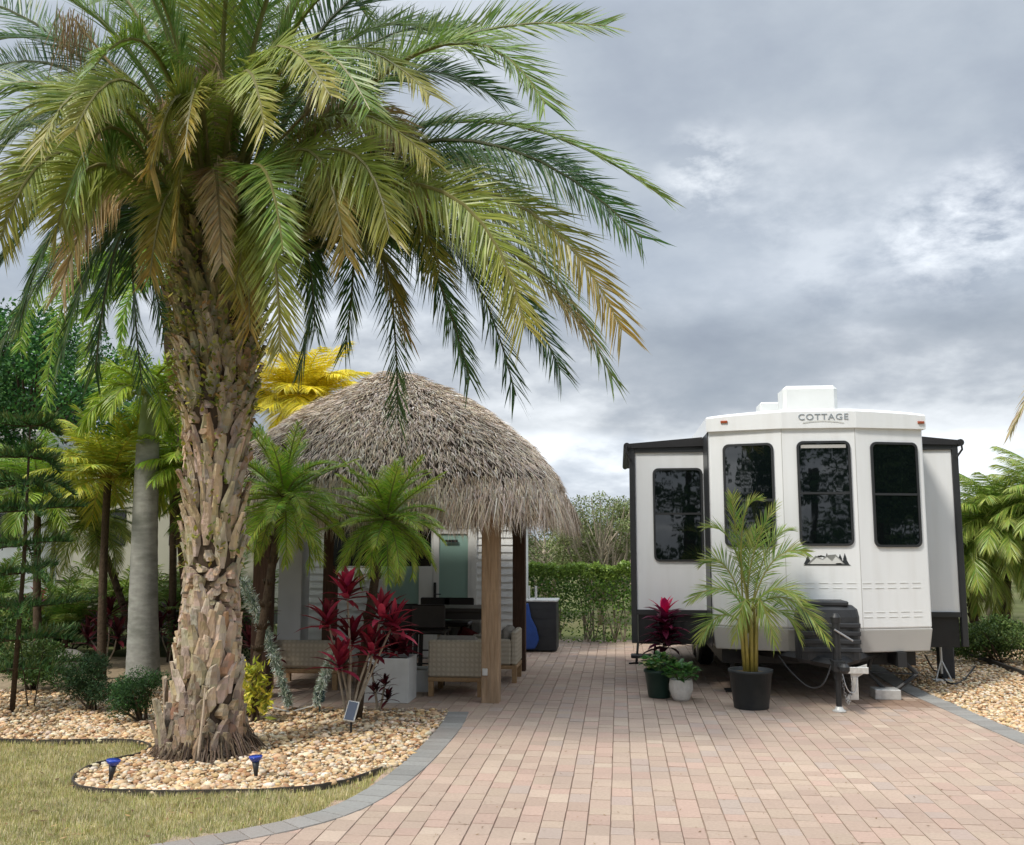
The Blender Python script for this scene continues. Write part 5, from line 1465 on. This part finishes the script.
# water hose and jack stand at the right rear
b = G(944,682); js = thing('jack_stand', b, 'small pale jack stand on the gravel under the right side', 'jack stand')
mb = MB(); mb.box((b.x-.11,b.y-.02,0),(b.x+.11,b.y+.16,.02)); mb.tube([V(b.x-.1,b.y,.02), V(b.x,b.y+.07,.28)], .011, 6); mb.tube([V(b.x+.1,b.y,.02), V(b.x,b.y+.07,.28)], .011, 6)
mb.tube([V(b.x,b.y+.07,.1), V(b.x,b.y+.07,.45)], .018, 8); mb.build('frame', M['galv'], js)
mb = MB(); pth = smoothpath([A(925,655,13.4), G(935,672), G(948,684), G(962,683), G(975,668)], 8)
for q in pth: q.z = max(q.z, .02)
mb.tube(pth, .012, 6); tag(mb.build('water_hose', M['black'], smooth=True), 'black hose curling on the gravel at the trailer right rear', 'hose')
b = G(957,683); mb = MB(); mb.box((b.x-.09,b.y+.3,0),(b.x+.09,b.y+.5,.45), bev=.02); tag(mb.build('utility_post', M['blackplastic']), 'black utility box on the gravel right of the trailer', 'utility box')
# ------------------------------------------------------------------ pots
def pot(base, r0, r1, h, m, t, rim=.012, ribs=0):
    mb = MB(); pr = [(r0*.96,0),(r0,.01),(r1,h-.03),(r1+rim,h-.03),(r1+rim,h),(r1-.012,h),(r1-.02,h-.05)]
    if ribs == 2: pr = [(r0,0),(r0*1.15,h*.1),(r1*1.04,h*.5),(r1*1.05,h*.75),(r1*.98,h*.97),(r1*.98,h),(r1-.02,h),(r1-.03,h-.05)]
    wob = (lambda th, z: 1 + .018*math.cos(th*22)) if ribs else None
    mb.lathe((base.x, base.y, 0), pr, 88 if ribs else 32, wob=wob); mb.build('pot', M[m], t, smooth=True)
    mb = MB(); mb.lathe((base.x, base.y, h-.06), [(r1-.022,0),(r1-.024,.02)], 20); mb.build('soil', M['soil'], t)
b = G(754,711); b = V(b.x, b.y+.2, 0)
ap = thing('potted_areca_palm', b, 'tall areca palm in a black pot in front of the trailer', 'potted palm')
pot(b, .19, .235, .42, 'blackpot', ap)
mb = MB()
for k in range(9):
    a = k*.7; q = V(b.x+math.cos(a)*.06, b.y+math.sin(a)*.05, .36); e = V(b.x+math.cos(a)*.10, b.y+math.sin(a)*.09, U(.85,1.15)); mb.tube([q, e], [.022,.013], 8, (.40,.33,.08))
mb.build('stem', mat('areca_stem', (.36,.30,.07), .45, .25, 12), ap, smooth=True)
ARE = [((738,545),(732,495),.05),((752,560),(776,505),.0),((735,550),(707,527),-.1),((770,565),(806,552),-.1),((772,590),(800,600),-.3),((728,590),(690,600),-.15),((722,615),(700,640),-.2),
       ((785,598),(829,642),-.25),((775,610),(800,638),-.1),((748,570),(755,530),.25),((765,555),(790,530),.2),((728,570),(704,562),.2),((745,600),(735,640),-.35),((760,600),(775,645),-.3),((742,530),(757,500),-.1)]
for (mx_, my_), (tx, ty), dy in ARE:
    q = V(b.x+U(-.05,.05), b.y+U(-.04,.04), U(.80,1.0)); m_ = A(mx_, my_, b.y+dy*.5); e = A(tx, ty, b.y+dy)
    mb = MB(); frond(mb, q, thru(q, m_, e), e, n=46, roll=R(U(10,50)), leaf=.31, w=.0105, cf=cfun((.12,.27,.035),(.30,.40,.07),(.46,.42,.10)), lift=.35, droop=.12, t0=.25, r0=.010, rcol=(.36,.34,.09), hang=.12, a0=50, a1=20)
    mb.build('frond', M['leaf'], ap)
# white ribbed pot
b = G(682,702); b = V(b.x, b.y+.12, 0)
wp = thing('potted_plant', b, 'leafy green plant in a small white ribbed pot', 'potted plant')
pot(b, .085, .13, .24, 'ceramic', wp, ribs=2)
def leafy(b, z, rx, h, n, size, t, cols):
    mb = MB(); ms = MB()
    for k in range(n):
        a = U(0,2*PI); r_ = rx*math.sqrt(U(0,1)); p = V(b.x+math.cos(a)*r_, b.y+math.sin(a)*r_, z + h*U(.2,1)*(1-.5*(r_/rx)**2))
        if k % 8 == 0: ms.tube([V(b.x+U(-.04,.04),b.y+U(-.04,.04),z-.03), p], [.004,.003], 4)
        strap(mb, p, a+U(-1,1), R(U(-10,55)), size*U(.7,1.2), size*.55, R(50), jit(cols[rnd.randrange(len(cols))], .25), 3, .2)
    ms.build('stem', mat('green_stem', (.12,.2,.05), .5), t); mb.build('foliage', M['leaf'], t)
GL = [(.06,.17,.035),(.09,.23,.05),(.04,.12,.03),(.13,.27,.06)]
leafy(b, .24, .20, .20, 130, .085, wp, GL)
b = G(660,699); b = V(b.x, b.y+.15, 0)
gp = thing('potted_plant', b, 'leafy plant in a dark green pot left of the white pot', 'potted plant')
pot(b, .13, .17, .32, 'greenpot', gp)
leafy(b, .32, .19, .20, 130, .085, gp, GL + [(.3,.34,.12)])
b = G(664,690); b = V(b.x, b.y+.12, 0)
rp_ = thing('potted_ti_plant', b, 'magenta topped ti plant behind the green pot', 'potted plant')
pot(b, .14, .18, .34, 'blackpot', rp_)
hb = A(665,612,b.y); 
mb = MB(); mb.tube([V(b.x,b.y,.3), hb], [.014,.012], 6); mb.build('stem', M['palebark'], rp_)
mb = MB(); 
for dz in (0,-.12,-.24,-.34): rosette(mb, hb+V(0,0,dz), 18, .34, .07, [(.10,.010,.035),(.16,.015,.05),(.06,.012,.022)], el=(80 if dz==0 else 50,-15), hot=(.75,.02,.14) if dz == 0 else (.18,.012,.06))
mb.build('foliage', M['leaf'], rp_)

# ------------------------------------------------------------------ neighbours' campers at left
def zAt(px_, py_, Y): return A(px_, py_, Y).z
Y1 = 16.5
nx0, nx1 = A(54,560,Y1).x, A(262,560,Y1).x
nc = thing('motorhome', V((nx0+nx1)/2, Y1, 0), 'beige motorhome with black stripes behind the left palms', 'camper')
mb = MB(); mb.box((nx0, Y1, .55), (nx1, Y1+2.4, 3.15), bev=.08); mb.build('body', M['cream'], nc)
mb = MB()
for (py0, py1) in ((580,583),(588,597)): mb.box((nx0+.05, Y1-.008, zAt(100,py1,Y1)), (nx1-.05, Y1-.0005, zAt(100,py0,Y1)))
mb.build('stripe', M['black'], nc)
mb = MB(); mb.box((nx0+.1, Y1+.05, .28), (nx1-.1, Y1+2.3, .548)); mb.build('underside', M['black'], nc)
mb = MB(); mb.box((nx0-.05, Y1-.03, .3), (nx0+.0, Y1+.02, 3.1)); mb.build('corner_trim', M['black'], nc)
for wx in (nx0+1.0, nx1-1.4):
    mb = MB(); mb.box((wx-.35, Y1-.02, 1.75), (wx+.35, Y1-.0005, 2.4), bev=.005); mb.build('window', M['tv'], nc)
for wx in (nx0+.9, nx1-.8):
    mb = MB(); c = V(wx, Y1+.02, .40); mb.tube([c, c+V(0,.25,0)], .40, 24); mb.build('wheel', M['black'], nc)
Y2 = 17.5
for (px0, px1, pyt, Yk, lb) in ((-150, 46, 428, 18.5, 'tall white camper with rounded roof at the far left'), (34, 78, 443, 19.5, 'white camper roof showing between the left palms')):
    x0, x1 = A(px0,500,Yk).x, A(px1,500,Yk).x; zt_ = zAt((px0+px1)/2 if px0 > 0 else 20, pyt, Yk)
    t = thing('camper', V((x0+x1)/2, Yk, 0), lb, 'camper')
    mb = MB(); mb.prism([(x0,.6),(x1,.6),(x1,zt_-.35),(x1-.25,zt_-.05),(x1-.6,zt_),(x0,zt_-.3)], Yk, Yk+5, axis=1); mb.build('body', M['white_gel'], t, bevel=.03)
    mb = MB(); mb.box((x0+.3, Yk-.012, 1.7), (min(x1-.5,x0+6), Yk-.0005, 2.4)) if x1-x0 > 1.5 else mb.box((x0+.15, Yk-.012, 1.9), (x1-.3, Yk-.0005, 2.4)); mb.build('window', M['tv'], t)
    mb = MB(); mb.box((x0, Yk-.01, zt_-.62), (x1, Yk-.0005, zt_-.57)); mb.build('stripe', M['cushion'], t)
    mb = MB(); mb.box((x0+.1, Yk+.1, .25), (x1-.1, Yk+4.8, .598)); mb.build('underside', M['black'], t)
# ------------------------------------------------------------------ unseen trees added behind the camera to darken the windows' reflections
for (x, y, z1, rx) in ((-22,-19,6,2.2),(-15,-15,7,2.2),(-9,-16,7.5,2.4),(-12,-19,7,2.6),(22,-5,7,3),(27,-9,8,3.2),(31,-1,8,3.2),(35,-12,8,3.5),(-2,-17,8,3.0),(3,-16,8,3.2),(8,-17,8,3.2),(13,-15,7.5,3.2),(19,-16,8,3.2),(26,-17,8,3.5)):
    t = thing('reflection_tree', V(x, y, 0), 'unseen tree added behind the camera to darken the trailer window reflections', 'tree', 'unseen trees added behind the camera for the window reflections')
    mb = MB(); mb.tube([V(x,y,-.05), V(x,y,z1*.6)], [.2,.12], 10); mb.build('trunk', M['darkbark'], t)
    mb = MB(); pts = [V(x+U(-rx,rx)*.9, y+U(-rx,rx)*.6, z1*.52+U(-1,1)*z1*.46) for _ in range(36)]
    leaves(mb, pts, 9000, (1.0,.9,.8), .26, [(.05,.10,.03),(.08,.14,.04)], .3); mb.build('crown', M['leaf_dull'], t)
